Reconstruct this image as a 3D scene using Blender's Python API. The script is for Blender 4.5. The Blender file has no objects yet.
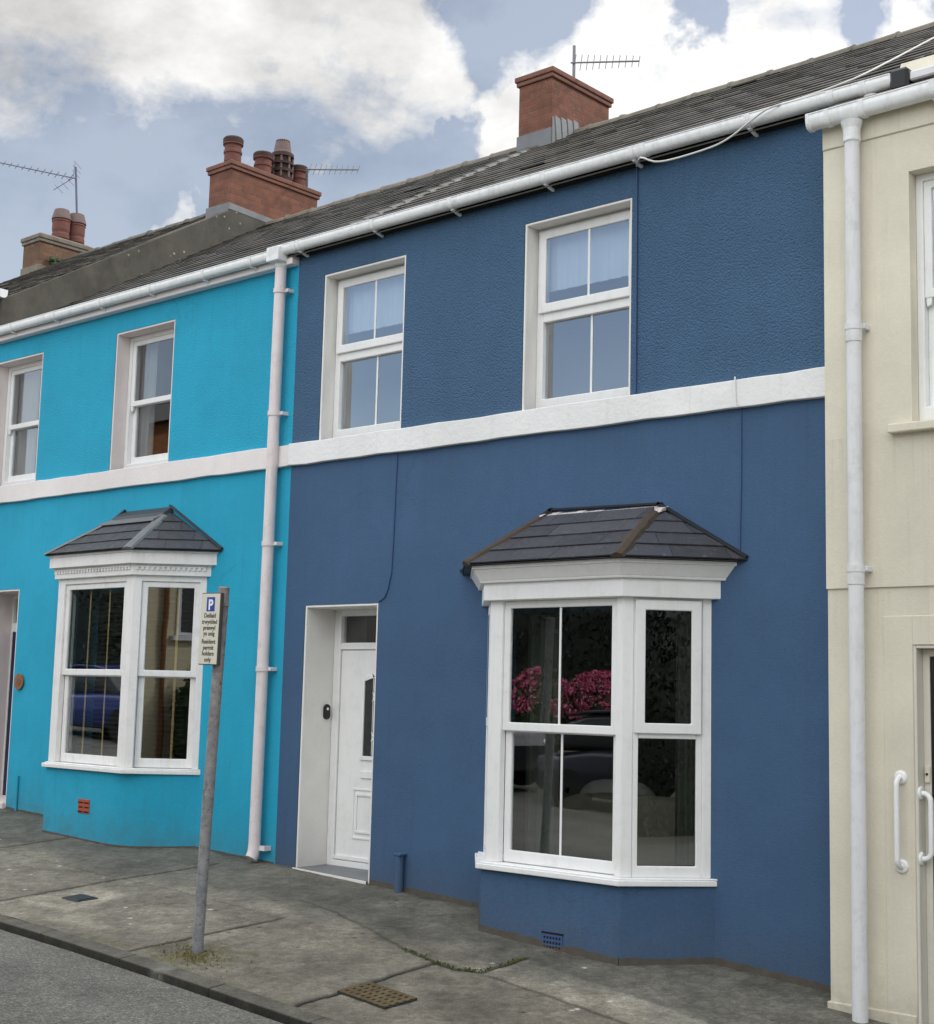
import bpy, math, random
import numpy as np
from mathutils import Vector, Matrix, Euler

random.seed(7)
SC = bpy.context.scene
COL = SC.collection
R = math.radians

# ------------------------------------------------------------------ helpers
def zw(x):
    return float(np.interp(x, [-60, -30, -14, -4.38, -0.3, 0.23, 1.15, 2.34, 4.42, 5.25, 9, 30, 60],
                           [2.3, 1.25, .65, .21, .035, .02, -.02, -.085, -.215, -.27, -.52, -1.7, -3.2]))
CF = .08
KERB_Y = -2.69
def ground(x, y):
    return zw(x) + CF * min(0, y)
def road_z(x, y):
    t = (y - KERB_Y + .0)
    return zw(x) + CF * KERB_Y - .045 + .012 * min(4, -t) * 1.0

class MB:
    def __init__(s):
        s.v = []; s.f = []; s.sm = []
    def add(s, vs, fs, smooth=False):
        o = len(s.v); s.v += [tuple(p) for p in vs]
        for f in fs:
            s.f.append([i + o for i in f]); s.sm.append(smooth)
        return s
    def box(s, x0, x1, y0, y1, z0, z1):
        vs = [(x, y, z) for z in (z0, z1) for y in (y0, y1) for x in (x0, x1)]
        return s.add(vs, [(0, 2, 3, 1), (4, 5, 7, 6), (0, 1, 5, 4), (2, 6, 7, 3), (0, 4, 6, 2), (1, 3, 7, 5)])
    def hexa(s, b, t):                       # bottom 4 pts, top 4 pts (same winding)
        return s.add(list(b) + list(t), [(3, 2, 1, 0), (4, 5, 6, 7), (0, 1, 5, 4), (1, 2, 6, 5), (2, 3, 7, 6), (3, 0, 4, 7)])
    def poly(s, pts):
        return s.add(pts, [tuple(range(len(pts)))])
    def prism(s, pts, vec):                   # planar polygon extruded by vec
        n = len(pts); v = Vector(vec)
        a = [Vector(p) for p in pts]; b = [p + v for p in a]
        fs = [tuple(reversed(range(n))), tuple(range(n, 2 * n))]
        fs += [(i, (i + 1) % n, n + (i + 1) % n, n + i) for i in range(n)]
        return s.add(a + b, fs)
    def zprism(s, xy, z0, z1):
        return s.prism([(p[0], p[1], z0) for p in xy], (0, 0, z1 - z0))
    def zloft(s, xy0, z0, xy1, z1):
        n = len(xy0)
        return s.add([(p[0], p[1], z0) for p in xy0] + [(p[0], p[1], z1) for p in xy1],
                     [tuple(reversed(range(n))), tuple(range(n, 2 * n))] + [(i, (i + 1) % n, n + (i + 1) % n, n + i) for i in range(n)])
    def tube(s, path, r, n=10, caps=True, smooth=True):
        P = [Vector(p) for p in path]; rr = r if isinstance(r, (list, tuple)) else [r] * len(P)
        up = None; rings = []
        for i, p in enumerate(P):
            d = ((P[min(i + 1, len(P) - 1)] - P[max(i - 1, 0)])).normalized()
            if up is None:
                up = Vector((0, 0, 1)) if abs(d.z) < .9 else Vector((1, 0, 0))
            a = (up - d * up.dot(d)).normalized(); b = d.cross(a); up = a
            rings.append([p + (a * math.cos(2 * math.pi * k / n) + b * math.sin(2 * math.pi * k / n)) * rr[i] for k in range(n)])
        vs = [q for ring in rings for q in ring]
        fs = [(i * n + k, i * n + (k + 1) % n, (i + 1) * n + (k + 1) % n, (i + 1) * n + k) for i in range(len(P) - 1) for k in range(n)]
        s.add(vs, fs, smooth)
        if caps:
            s.add(rings[0], [tuple(reversed(range(n)))]); s.add(rings[-1], [tuple(range(n))])
        return s
    def lathe(s, c, prof, n=20, axis='z', smooth=True, close=False):
        vs = []; c = Vector(c); ends = (prof[0], prof[-1])
        prof = [q for a, b in zip(prof[:-1], prof[1:]) for q in (a, b)]     # every band keeps its own rings: crisp arrises
        for (r, h) in prof:
            for k in range(n):
                a = 2 * math.pi * k / n
                q = (r * math.cos(a), r * math.sin(a), h)
                if axis == 'y': q = (q[0], q[2], q[1])
                if axis == 'x': q = (q[2], q[0], q[1])
                vs.append(c + Vector(q))
        m = len(prof)
        fs = [(i * n + k, i * n + (k + 1) % n, (i + 1) * n + (k + 1) % n, (i + 1) * n + k) for i in range(0, m - 1, 2) for k in range(n)]
        s.add(vs, fs, smooth)
        s.add(vs[:n], [tuple(reversed(range(n)))]); s.add(vs[-n:], [tuple(range(n))])
        return s
    def blob(s, c, rad, seed=0, rough=.15, nu=14, nv=9, p=2.0):   # superellipsoid lump
        rnd = random.Random(seed); vs = []
        def sp(x, e): return math.copysign(abs(x) ** e, x)
        e = 2 / p
        for j in range(nv + 1):
            t = -math.pi / 2 + math.pi * j / nv
            for i in range(nu):
                a = 2 * math.pi * i / nu
                k = 1 + rnd.uniform(-rough, rough)
                vs.append((c[0] + rad[0] * sp(math.cos(t), e) * sp(math.cos(a), e) * k,
                           c[1] + rad[1] * sp(math.cos(t), e) * sp(math.sin(a), e) * k,
                           c[2] + rad[2] * sp(math.sin(t), e) * k))
        fs = [(j * nu + i, j * nu + (i + 1) % nu, (j + 1) * nu + (i + 1) % nu, (j + 1) * nu + i) for j in range(nv) for i in range(nu)]
        return s.add(vs, fs, True)
    def build(s, name, mat, parent=None, bevel=0, seg=1, loc=None):
        base = Vector(loc) if loc is not None else (Vector(parent['_o']) if parent is not None else Vector((0, 0, 0)))
        me = bpy.data.meshes.new(name)
        me.from_pydata([tuple(Vector(p) - base) for p in s.v], [], s.f)
        me.polygons.foreach_set('use_smooth', s.sm)
        me.validate(); me.update()
        me.materials.append(mat)
        o = bpy.data.objects.new(name, me); COL.objects.link(o)
        if parent is not None: o.parent = parent
        else: o.location = base
        o['_o'] = tuple(base)
        if bevel:
            b = o.modifiers.new('bevel', 'BEVEL'); b.width = bevel; b.segments = seg
            b.limit_method = 'ANGLE'; b.angle_limit = R(40)
        return o

def tag(o, label, cat, group=None, kind=None):
    o['label'] = label; o['category'] = cat
    if group: o['group'] = group
    if kind: o['kind'] = kind
    return o
def thing(name, label, cat, loc, group=None):
    o = bpy.data.objects.new(name, None); COL.objects.link(o)
    o.location = loc; o['_o'] = tuple(loc); o.empty_display_size = .2
    return tag(o, label, cat, group)
def struct(name, mb, mat):
    o = mb.build(name, mat); o['kind'] = 'structure'; return o

class PL:                                     # a vertical working plane: a along it, z up, c outward
    def __init__(s, o, u):
        s.o = Vector((o[0], o[1], 0)); s.u = Vector((u[0], u[1], 0)).normalized()
        s.n = Vector((s.u.y, -s.u.x, 0))
    def p(s, a, z, c=0):
        q = s.o + s.u * a + s.n * c; return (q.x, q.y, z)
    def box(s, mb, a0, a1, z0, z1, c0, c1):
        mb.hexa([s.p(a0, z0, c1), s.p(a1, z0, c1), s.p(a1, z0, c0), s.p(a0, z0, c0)],
                [s.p(a0, z1, c1), s.p(a1, z1, c1), s.p(a1, z1, c0), s.p(a0, z1, c0)])
    def ring(s, mb, a0, a1, z0, z1, c0, c1, w, wt=None, wb=None):
        wt = w if wt is None else wt; wb = w if wb is None else wb
        o = [(a0, z0), (a1, z0), (a1, z1), (a0, z1)]; i = [(a0 + w, z0 + wb), (a1 - w, z0 + wb), (a1 - w, z1 - wt), (a0 + w, z1 - wt)]
        vs = [s.p(*q, c1) for q in o] + [s.p(*q, c1) for q in i] + [s.p(*q, c0) for q in o] + [s.p(*q, c0) for q in i]
        fs = []
        for k in range(4):
            j = (k + 1) % 4
            fs += [(k, j, 4 + j, 4 + k), (8 + k, 12 + k, 12 + j, 8 + j), (k, 8 + k, 8 + j, j), (4 + k, 4 + j, 12 + j, 12 + k)]
        mb.add(vs, fs)

# ------------------------------------------------------------------ materials
class NT:
    def __init__(s, name):
        s.m = bpy.data.materials.new(name); s.m.use_nodes = True
        s.t = s.m.node_tree; s.t.nodes.clear()
        s.out = s.n('ShaderNodeOutputMaterial')
    def n(s, typ, **kw):
        o = s.t.nodes.new(typ)
        for k, v in kw.items():
            if k.startswith('i_'):
                o.inputs[int(k[2:]) if k[2:].isdigit() else k[2:].replace('_', ' ')].default_value = v
            else: setattr(o, k, v)
        return o
    def l(s, a, b): s.t.links.new(a, b)
    def pos(s):
        return s.n('ShaderNodeNewGeometry').outputs['Position']
    def noise(s, vec, scale, detail=4, rough=.55, sc3=None):
        if sc3:
            mp = s.n('ShaderNodeMapping'); mp.inputs['Scale'].default_value = sc3; s.l(vec, mp.inputs[0]); vec = mp.outputs[0]
        t = s.n('ShaderNodeTexNoise'); t.inputs['Scale'].default_value = scale
        t.inputs['Detail'].default_value = detail; t.inputs['Roughness'].default_value = rough
        s.l(vec, t.inputs['Vector']); return t.outputs['Fac']
    def ramp(s, fac, pts):
        r = s.n('ShaderNodeValToRGB'); e = r.color_ramp.elements
        while len(e) < len(pts): e.new(.5)
        for i, (p, c) in enumerate(pts):
            e[i].position = p; e[i].color = (c if len(c) == 4 else tuple(c) + (1,)) if isinstance(c, tuple) else (c, c, c, 1)
        s.l(fac, r.inputs[0]); return r.outputs[0]
    def mix(s, fac, a, b, mode='MIX'):
        m = s.n('ShaderNodeMix', data_type='RGBA', blend_type=mode)
        for sock, v in ((m.inputs[0], fac), (m.inputs[6], a), (m.inputs[7], b)):
            if isinstance(v, (int, float)): sock.default_value = v if sock.type == "VALUE" else (v, v, v, 1)
            elif isinstance(v, tuple): sock.default_value = v if len(v) == 4 else v + (1,)
            else: s.l(v, sock)
        return m.outputs[2]
    def math(s, op, a, b=0, clamp=False):
        m = s.n('ShaderNodeMath', operation=op, use_clamp=clamp)
        for i, v in enumerate((a, b)):
            if isinstance(v, (int, float)): m.inputs[i].default_value = v
            else: s.l(v, m.inputs[i])
        return m.outputs[0]
    def bump(s, h, strength, dist, normal=None):
        b = s.n('ShaderNodeBump'); b.inputs['Strength'].default_value = strength; b.inputs['Distance'].default_value = dist
        s.l(h, b.inputs['Height'])
        if normal is not None: s.l(normal, b.inputs['Normal'])
        return b.outputs[0]
    def done(s, col, rough=.6, normal=None, metallic=0, spec=.4):
        b = s.n('ShaderNodeBsdfPrincipled')
        if isinstance(col, tuple): b.inputs['Base Color'].default_value = col if len(col) == 4 else col + (1,)
        else: s.l(col, b.inputs['Base Color'])
        if isinstance(rough, (int, float)): b.inputs['Roughness'].default_value = rough
        else: s.l(rough, b.inputs['Roughness'])
        b.inputs['Metallic'].default_value = metallic
        b.inputs['Specular IOR Level'].default_value = spec
        if normal is not None: s.l(normal, b.inputs['Normal'])
        s.l(b.outputs[0], s.out.inputs[0]); return s.m

def render_paint(name, col, coarse, strength, dist, streak=.12, dirt=(.10, .09, .07), dirt_amt=.35, rough=.75, pit_shade=.12, pebble=False, grain=.025, drips=()):
    """painted masonry: grainy relief, faint patchiness, faint vertical weather streaks, splash dirt at the foot"""
    m = NT(name); p = m.pos()
    big = m.noise(p, .9, 3); mid = m.noise(p, 6, 4); fine = m.noise(p, 90, 3)
    st = m.noise(p, 1.0, 5, .6, (14, 14, .7))
    c = m.mix(m.ramp(big, [(.3, 0.0), (.7, 1.0)]), tuple(x * .90 for x in col), tuple(min(1, x * 1.07) for x in col))
    c = m.mix(m.math('MULTIPLY', m.ramp(mid, [(.35, 0.0), (.75, 1.0)]), .35), c, tuple(x * .86 for x in col))
    c = m.mix(m.math('MULTIPLY', m.ramp(st, [(.55, 0.0), (.8, 1.0)]), streak), c, tuple(x * .55 + .02 for x in col))
    sep = m.n('ShaderNodeSeparateXYZ'); m.l(p, sep.inputs[0])
    if drips:                                   # run-off staining below ledges: thin vertical tongues that fade downwards
        tong = m.ramp(m.noise(p, 1.0, 6, .7, (26, 26, .5)), [(.50, 0.0), (.72, 1.0)])
        wide = m.ramp(m.noise(p, 1.0, 3, .6, (5, 5, .3)), [(.40, 0.15), (.70, 1.0)])
        for (zt, ln, k) in drips:
            if not ln: continue
            d = m.math('SUBTRACT', zt, sep.outputs[2])
            g = m.math('MULTIPLY', m.math('SUBTRACT', 1.0, m.math('DIVIDE', d, ln), True), m.math('GREATER_THAN', d, 0.0))
            g = m.math('MULTIPLY', m.math('POWER', g, 1.4), m.math('MULTIPLY', m.math('ADD', tong, .18), wide))
            c = m.mix(m.math('MULTIPLY', g, k), c, tuple(x * .42 + .012 for x in col))
        # old patch repairs and hairline cracks
        pv = m.n('ShaderNodeTexVoronoi'); pv.inputs['Scale'].default_value = .75; m.l(p, pv.inputs['Vector'])
        c = m.mix(m.math('MULTIPLY', m.ramp(pv.outputs['Color'], [(.30, 0.0), (.34, 1.0)]), m.math('MULTIPLY', m.ramp(m.noise(p, 2.5, 4), [(.40, 0.0), (.60, 1.0)]), .14)), c, tuple(min(1, x * 1.22 + .008) for x in col))
        cv = m.n('ShaderNodeTexVoronoi', feature='DISTANCE_TO_EDGE'); cv.inputs['Scale'].default_value = .55
        wq = m.n('ShaderNodeTexNoise'); wq.inputs['Scale'].default_value = 3; wq.inputs['Detail'].default_value = 6; m.l(p, wq.inputs['Vector'])
        wz = m.n('ShaderNodeVectorMath', operation='SCALE'); m.l(wq.outputs['Color'], wz.inputs[0]); wz.inputs['Scale'].default_value = .5
        wa = m.n('ShaderNodeVectorMath', operation='ADD'); m.l(p, wa.inputs[0]); m.l(wz.outputs[0], wa.inputs[1]); m.l(wa.outputs[0], cv.inputs['Vector'])
        crk = m.math('MULTIPLY', m.ramp(cv.outputs['Distance'], [(.0015, 1.0), (.006, 0.0)]), m.ramp(m.noise(p, .8, 2, .5), [(.58, 0.0), (.66, .22)]))
        c = m.mix(crk, c, tuple(x * .4 for x in col))
    h = m.math('ADD', sep.outputs[2], m.math('MULTIPLY', sep.outputs[0], .055))
    low = m.math('SUBTRACT', 1.0, m.math('DIVIDE', h, .45), True)
    low = m.math('MULTIPLY', m.math('POWER', low, 1.6), m.ramp(m.noise(p, 7, 5, .7), [(.3, 0.15), (.7, 1.0)]))
    c = m.mix(m.math('MULTIPLY', low, dirt_amt), c, dirt)
    c = m.mix(1.0, c, m.ramp(m.noise(p, 45, 5, .75), [(.25, 1 - grain), (.75, 1 + grain)]), 'MULTIPLY')
    g1 = m.noise(p, coarse, 5, .62)
    v = m.n('ShaderNodeTexVoronoi'); v.inputs['Scale'].default_value = coarse * 1.3; vw = m.n('ShaderNodeVectorMath', operation='ADD'); m.l(p, vw.inputs[0]); nzc = m.n('ShaderNodeTexNoise'); nzc.inputs['Scale'].default_value = coarse * .8; m.l(p, nzc.inputs['Vector'])
    sc_ = m.n('ShaderNodeVectorMath', operation='SCALE'); m.l(nzc.outputs['Color'], sc_.inputs[0]); sc_.inputs['Scale'].default_value = .8 / coarse; m.l(sc_.outputs[0], vw.inputs[1]); m.l(vw.outputs[0], v.inputs['Vector'])
    hgt = m.math('ADD', m.math('MULTIPLY', g1, .55 if pebble else 1.0), m.math('MULTIPLY', v.outputs[0], -.75 if pebble else .2))
    hgt = m.math('ADD', hgt, m.math('MULTIPLY', fine, .18))
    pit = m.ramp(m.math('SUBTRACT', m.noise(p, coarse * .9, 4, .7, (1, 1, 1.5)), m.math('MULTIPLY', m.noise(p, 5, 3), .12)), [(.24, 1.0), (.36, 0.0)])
    c = m.mix(m.math('MULTIPLY', pit, pit_shade), c, tuple(x * .45 for x in col))  # shade of the recesses put into the paint colour as dark speckle
    n = m.bump(m.noise(p, 3.5, 2), .25, .02)
    return m.done(c, rough, m.bump(hgt, strength, dist, n), spec=.25)

def plain(name, col, rough=.5, var=.08, scale=8, bump=0, bscale=60, metallic=0, spec=.4, dirt=None, dirt_amt=.3):
    m = NT(name); p = m.pos()
    c = m.mix(m.noise(p, scale, 4), tuple(x * (1 - var) for x in col), tuple(min(1, x * (1 + var)) for x in col))
    if dirt:
        c = m.mix(m.math('MULTIPLY', m.ramp(m.noise(p, 5, 6, .7), [(.48, 0.0), (.75, 1.0)]), dirt_amt), c, dirt)
    n = m.bump(m.noise(p, bscale, 4), bump, .004) if bump else None
    return m.done(c, rough, n, metallic, spec)

def slate_mat(name, base, lichen=.3, moss=.0, warm=(.09, .065, .045)):
    m = NT(name); p = m.pos()
    g = m.n('ShaderNodeNewGeometry')
    rnd = g.outputs['Random Per Island']
    c = m.ramp(rnd, [(0, tuple(x * .74 for x in base)), (.5, base), (.85, tuple(x * 1.2 for x in base)), (1, tuple(a * .75 + b * .5 for a, b in zip(base, warm)))])
    c = m.mix(m.math('MULTIPLY', m.ramp(m.noise(p, 9, 6, .7), [(.45, 0.0), (.7, 1.0)]), .35), c, tuple(x * 1.7 for x in base))
    li = m.ramp(m.noise(p, 22, 6, .75), [(.60, 0.0), (.68, 1.0)])
    c = m.mix(m.math('MULTIPLY', li, lichen), c, (.34, .33, .28))
    if moss:
        mo = m.ramp(m.noise(p, 2.2, 6, .75), [(.5, 0.0), (.62, 1.0)])
        c = m.mix(m.math('MULTIPLY', mo, moss), c, (.055, .055, .025))
    return m.done(c, m.ramp(m.noise(p, 14, 3), [(.3, .38), (.7, .7)]), m.bump(m.noise(p, 70, 5, .7), .5, .006), spec=.45)

def brick_mat(name, c1, c2, mortar, scale=1.0, weather=.4):
    m = NT(name); p = m.pos()
    s = m.n('ShaderNodeSeparateXYZ'); m.l(p, s.inputs[0])
    cb = m.n('ShaderNodeCombineXYZ'); m.l(m.math('ADD', s.outputs[0], s.outputs[1]), cb.inputs[0]); m.l(s.outputs[2], cb.inputs[1])
    b = m.n('ShaderNodeTexBrick'); m.l(cb.outputs[0], b.inputs['Vector'])
    b.inputs['Scale'].default_value = scale; b.inputs['Brick Width'].default_value = .225; b.inputs['Row Height'].default_value = .075
    b.inputs['Mortar Size'].default_value = .007; b.inputs['Mortar Smooth'].default_value = .3; b.inputs['Bias'].default_value = -.1
    b.inputs['Color1'].default_value = c1 + (1,); b.inputs['Color2'].default_value = c2 + (1,); b.inputs['Mortar'].default_value = mortar + (1,)
    c = m.mix(m.math('MULTIPLY', m.ramp(m.noise(p, 5, 6, .7), [(.42, 0.0), (.7, 1.0)]), weather), b.outputs[0], (.05, .04, .035))
    c = m.mix(m.math('MULTIPLY', m.ramp(m.noise(p, 11, 5, .7), [(.66, 0.0), (.72, 1.0)]), .5), c, (.45, .42, .38))
    h = m.math('SUBTRACT', m.math('MULTIPLY', m.noise(p, 60, 4), .3), b.outputs['Fac'])
    return m.done(c, .85, m.bump(h, .7, .008), spec=.2)

def glass_mat(name, tint=(.80, .84, .82), k=1.7, base=.03):
    m = NT(name)
    tr = m.n('ShaderNodeBsdfTransparent'); tr.inputs[0].default_value = tint + (1,)
    gl = m.n('ShaderNodeBsdfGlossy'); gl.inputs['Roughness'].default_value = .0; gl.inputs[0].default_value = (.95, .97, 1, 1)
    n = m.bump(m.noise(m.pos(), 1.3, 1), .05, .02); m.l(n, gl.inputs['Normal'])
    fr = m.n('ShaderNodeFresnel'); fr.inputs[0].default_value = 1.52
    f = m.math('ADD', m.math('MULTIPLY', fr.outputs[0], k), base, True)
    f = m.math('MULTIPLY', f, m.math('SUBTRACT', 1.0, m.n('ShaderNodeNewGeometry').outputs['Backfacing']))   # reflect once, on the way in
    mx = m.n('ShaderNodeMixShader'); m.l(f, mx.inputs[0]); m.l(tr.outputs[0], mx.inputs[1]); m.l(gl.outputs[0], mx.inputs[2])
    m.l(mx.outputs[0], m.out.inputs[0]); return m.m

def pavement_mat():
    m = NT('concrete_paving'); p = m.pos()
    a = m.n('ShaderNodeVertexColor', layer_name='tone')
    f = m.noise(p, 130, 4, .7); g = m.noise(p, 34, 5, .7)
    v = m.n('ShaderNodeTexVoronoi'); v.inputs['Scale'].default_value = 75; m.l(p, v.inputs['Vector'])
    agg = m.ramp(v.outputs['Color'], [(.2, .72), (.55, 1.0), (.93, 1.25), (1.0, 1.9)])
    c = m.mix(1.0, a.outputs[0], m.ramp(f, [(.25, .5), (.75, 1.5)]), 'MULTIPLY')
    c = m.mix(.55, c, m.mix(1.0, c, agg, 'MULTIPLY'))
    c = m.mix(1.0, c, m.ramp(g, [(.3, .8), (.7, 1.18)]), 'MULTIPLY')
    h = m.math('ADD', f, m.math('MULTIPLY', g, .8))
    return m.done(c, m.ramp(g, [(.3, .62), (.7, .95)]), m.bump(h, .55, .006), spec=.3)

def asphalt_mat():
    m = NT('asphalt'); p = m.pos()
    v = m.n('ShaderNodeTexVoronoi'); v.inputs['Scale'].default_value = 95; m.l(p, v.inputs['Vector'])
    chip = m.ramp(v.outputs['Color'], [(0, (.062, .062, .055)), (.5, (.140, .139, .126)), (.85, (.225, .22, .20)), (1, (.42, .40, .36))])
    big = m.ramp(m.noise(p, 1.4, 6, .7), [(.3, .72), (.7, 1.3)])
    c = m.mix(1.0, chip, big, 'MULTIPLY')
    sp = m.ramp(m.noise(p, 3.2, 6, .75), [(.60, 0.0), (.68, 1.0)])
    c = m.mix(m.math('MULTIPLY', sp, .35), c, (.16, .155, .145))
    dk = m.ramp(m.noise(p, 2.3, 5, .7), [(.30, 1.0), (.40, 0.0)])
    c = m.mix(m.math('MULTIPLY', dk, .5), c, (.03, .031, .033))
    return m.done(c, .85, m.bump(v.outputs[0], .8, .008), spec=.3)

def grimy(name, col, rough, dirt, amt):
    m = NT(name); p = m.pos()
    c = m.mix(m.noise(p, 3, 4), tuple(x * .96 for x in col), col)
    run = m.ramp(m.noise(p, 1.0, 6, .72, (24, 24, 2.2)), [(.50, 0.0), (.78, 1.0)])
    spot = m.ramp(m.noise(p, 7, 7, .75), [(.50, 0.0), (.74, 1.0)])
    c = m.mix(m.math('MULTIPLY', run, amt * .8), c, dirt)
    c = m.mix(m.math('MULTIPLY', spot, amt), c, dirt)
    return m.done(c, m.ramp(m.noise(p, 9, 4), [(.3, rough), (.7, rough + .25)]), m.bump(m.noise(p, 25, 4), .12, .003), spec=.4)
def cement_mat():
    m = NT('weathered_cement'); p = m.pos()
    c = m.mix(m.noise(p, 3, 5), (.060, .057, .050), (.150, .142, .124))
    c = m.mix(m.ramp(m.noise(p, 2.2, 6, .7, (1, 1, .6)), [(.48, 0.0), (.75, .7)]), c, (.045, .042, .034))
    v = m.n('ShaderNodeTexVoronoi'); v.inputs['Scale'].default_value = 9; m.l(p, v.inputs['Vector'])
    spot = m.math('MULTIPLY', m.ramp(v.outputs['Distance'], [(.10, 1.0), (.17, 0.0)]), m.ramp(m.noise(p, 1.1, 2), [(.50, 0.0), (.58, 1.0)]))
    s = m.n('ShaderNodeSeparateXYZ'); m.l(p, s.inputs[0])
    spot = m.math('MULTIPLY', spot, m.math('SUBTRACT', s.outputs[2], 6.4, True))
    c = m.mix(spot, c, (.55, .52, .46))
    return m.done(c, .95, m.bump(m.noise(p, 30, 5, .7), .6, .006), spec=.2)
def petal_mat():
    m = NT('pink_petal'); g = m.n('ShaderNodeNewGeometry')
    return m.done(m.ramp(g.outputs['Random Per Island'], [(0, (.16, .012, .04)), (.3, (.42, .04, .13)), (.7, (.62, .12, .25)), (1, (.72, .34, .42))]), .6)
def post_mat():
    m = NT('galvanised_steel'); p = m.pos(); s = m.n('ShaderNodeSeparateXYZ'); m.l(p, s.inputs[0])
    h = m.math('MULTIPLY', m.math('ADD', s.outputs[2], -.3), .7, True)
    c = m.mix(h, (.19, .205, .22), (.20, .175, .175))
    c = m.mix(m.ramp(m.noise(p, 14, 6, .75), [(.40, 0.0), (.62, .8)]), c, (.34, .33, .33))
    c = m.mix(m.ramp(m.noise(p, 26, 6, .75), [(.56, 0.0), (.66, .8)]), c, (.075, .06, .055))
    return m.done(c, .75, m.bump(m.noise(p, 60, 5, .7), .4, .004), metallic=.1)
def kerb_mat():
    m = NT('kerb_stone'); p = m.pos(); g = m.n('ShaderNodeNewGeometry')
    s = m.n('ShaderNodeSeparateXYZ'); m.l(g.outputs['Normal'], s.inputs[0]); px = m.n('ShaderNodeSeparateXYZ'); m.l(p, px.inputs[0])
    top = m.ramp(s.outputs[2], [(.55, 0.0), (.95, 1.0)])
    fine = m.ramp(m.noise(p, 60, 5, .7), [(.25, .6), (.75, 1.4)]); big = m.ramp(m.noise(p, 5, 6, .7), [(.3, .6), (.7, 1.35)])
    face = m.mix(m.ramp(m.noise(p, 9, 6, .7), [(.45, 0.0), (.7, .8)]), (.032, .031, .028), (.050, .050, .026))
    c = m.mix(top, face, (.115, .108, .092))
    c = m.mix(1.0, c, fine, 'MULTIPLY'); c = m.mix(1.0, c, big, 'MULTIPLY')
    d = m.math('ABSOLUTE', m.math('SUBTRACT', px.outputs[0], 1.97))
    sm = m.math('MULTIPLY', m.math('SUBTRACT', 1.0, m.math('DIVIDE', d, .09), True), m.ramp(m.noise(p, 24, 4, .7), [(.35, 0.0), (.6, 1.0)]))
    c = m.mix(m.math('MULTIPLY', sm, .8), c, (.22, .22, .20))
    return m.done(c, .9, m.bump(m.noise(p, 60, 5, .7), .7, .006), spec=.25)

M = {}
M['blue_rough'] = render_paint('blue_roughcast', (.058, .123, .220), 52, .75, .017, streak=.45, pit_shade=.5, pebble=True, grain=.17, drips=((5.46, .8, .5), (3.95, .0, 0)))
M['blue_smooth'] = render_paint('blue_render', (.053, .109, .207), 80, .45, .007, grain=.13, streak=.45, dirt_amt=.45, drips=((3.52, 1.1, .5), (.30, .5, .4)))
M['turq_rough'] = render_paint('turquoise_roughcast', (.020, .350, .535), 64, .5, .012, streak=.3, pebble=True, grain=.12, drips=((5.40, .7, .3),))
M['turq_smooth'] = render_paint('turquoise_render', (.020, .350, .535), 90, .35, .006, grain=.10, streak=.3, dirt_amt=.5, drips=((3.52, .9, .32), (.73, .5, .3)))
M['cream'] = render_paint('cream_render', (.70, .662, .55), 60, .35, .005, grain=.045, streak=.3, dirt_amt=.5, drips=((5.2, .8, .35), (3.16, .9, .45), (2.22, .6, .3)))
M['white_band'] = render_paint('white_masonry_paint', (.80, .81, .81), 22, .4, .012, streak=.3, dirt=(.2, .2, .18))
M['pink_band'] = render_paint('offwhite_masonry_paint', (.78, .745, .735), 30, .3, .008, streak=.15, dirt=(.2, .2, .18))
M['reveal_white'] = render_paint('reveal_paint', (.80, .79, .765), 30, .3, .006, streak=.2, dirt=(.25, .23, .2), dirt_amt=.3)
M['reveal_pink'] = render_paint('offwhite_reveal_paint', (.76, .70, .69), 30, .3, .006, streak=.15, dirt=(.25, .23, .2), dirt_amt=.3)
M['stone_plinth'] = plain('bare_plinth', (.080, .070, .058), .9, .45, 12, .8, 40)
M['upvc'] = grimy('white_upvc', (.83, .84, .845), .30, (.42, .42, .36), .22)
M['upvc_cream'] = plain('cream_upvc', (.66, .64, .57), .32, .03, 3, dirt=(.42, .40, .34), dirt_amt=.25)
M['gutter'] = grimy('white_gutter_plastic', (.81, .83, .845), .35, (.30, .31, .25), .38)
M['fascia_pink'] = plain('fascia_paint', (.86, .79, .79), .45, .04, 3, dirt=(.5, .44, .42), dirt_amt=.2)
M['pipe_pink'] = grimy('offwhite_pipe_paint', (.75, .69, .70), .4, (.38, .32, .29), .45)
M['pipe_white'] = grimy('white_pipe_plastic', (.72, .73, .755), .38, (.36, .35, .30), .45)
M['timber_white'] = grimy('white_timber_paint', (.80, .80, .795), .42, (.38, .36, .31), .32)
M['slate'] = slate_mat('roof_slate', (.078, .073, .065), .45, .45)
M['slate_dark'] = slate_mat('dark_roof_slate', (.060, .057, .053), .4, .35)
M['slate_bay'] = slate_mat('bay_slate', (.042, .045, .056), .28, .12, (.06, .06, .07))
M['mortar'] = plain('cement_mortar', (.20, .18, .15), .95, .3, 9, .8, 50, dirt=(.06, .05, .035), dirt_amt=.7)
M['cement_wall'] = cement_mat()
M['lichen_white'] = plain('white_mortar', (.55, .50, .49), .9, .3, 30, .6, 60)
M['hip_brown'] = plain('mossy_hip_mortar', (.065, .050, .038), .95, .35, 14, .9, 45)
M['lead'] = plain('weathered_lead', (.17, .18, .19), .55, .25, 8, .3, 20, metallic=.2)
M['seam'] = slate_mat('pale_seam_slate', (.125, .124, .12), .4, .2)
M['lead_dark'] = plain('dark_lead', (.05, .052, .062), .5, .3, 8, .3, 20, metallic=.2)
M['brick'] = brick_mat('chimney_brick', (.235, .098, .066), (.18, .072, .050), (.17, .115, .09), 1, .55)
M['brick_dull'] = brick_mat('weathered_brick', (.20, .115, .070), (.15, .085, .055), (.15, .11, .08), 1, .55)
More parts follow.
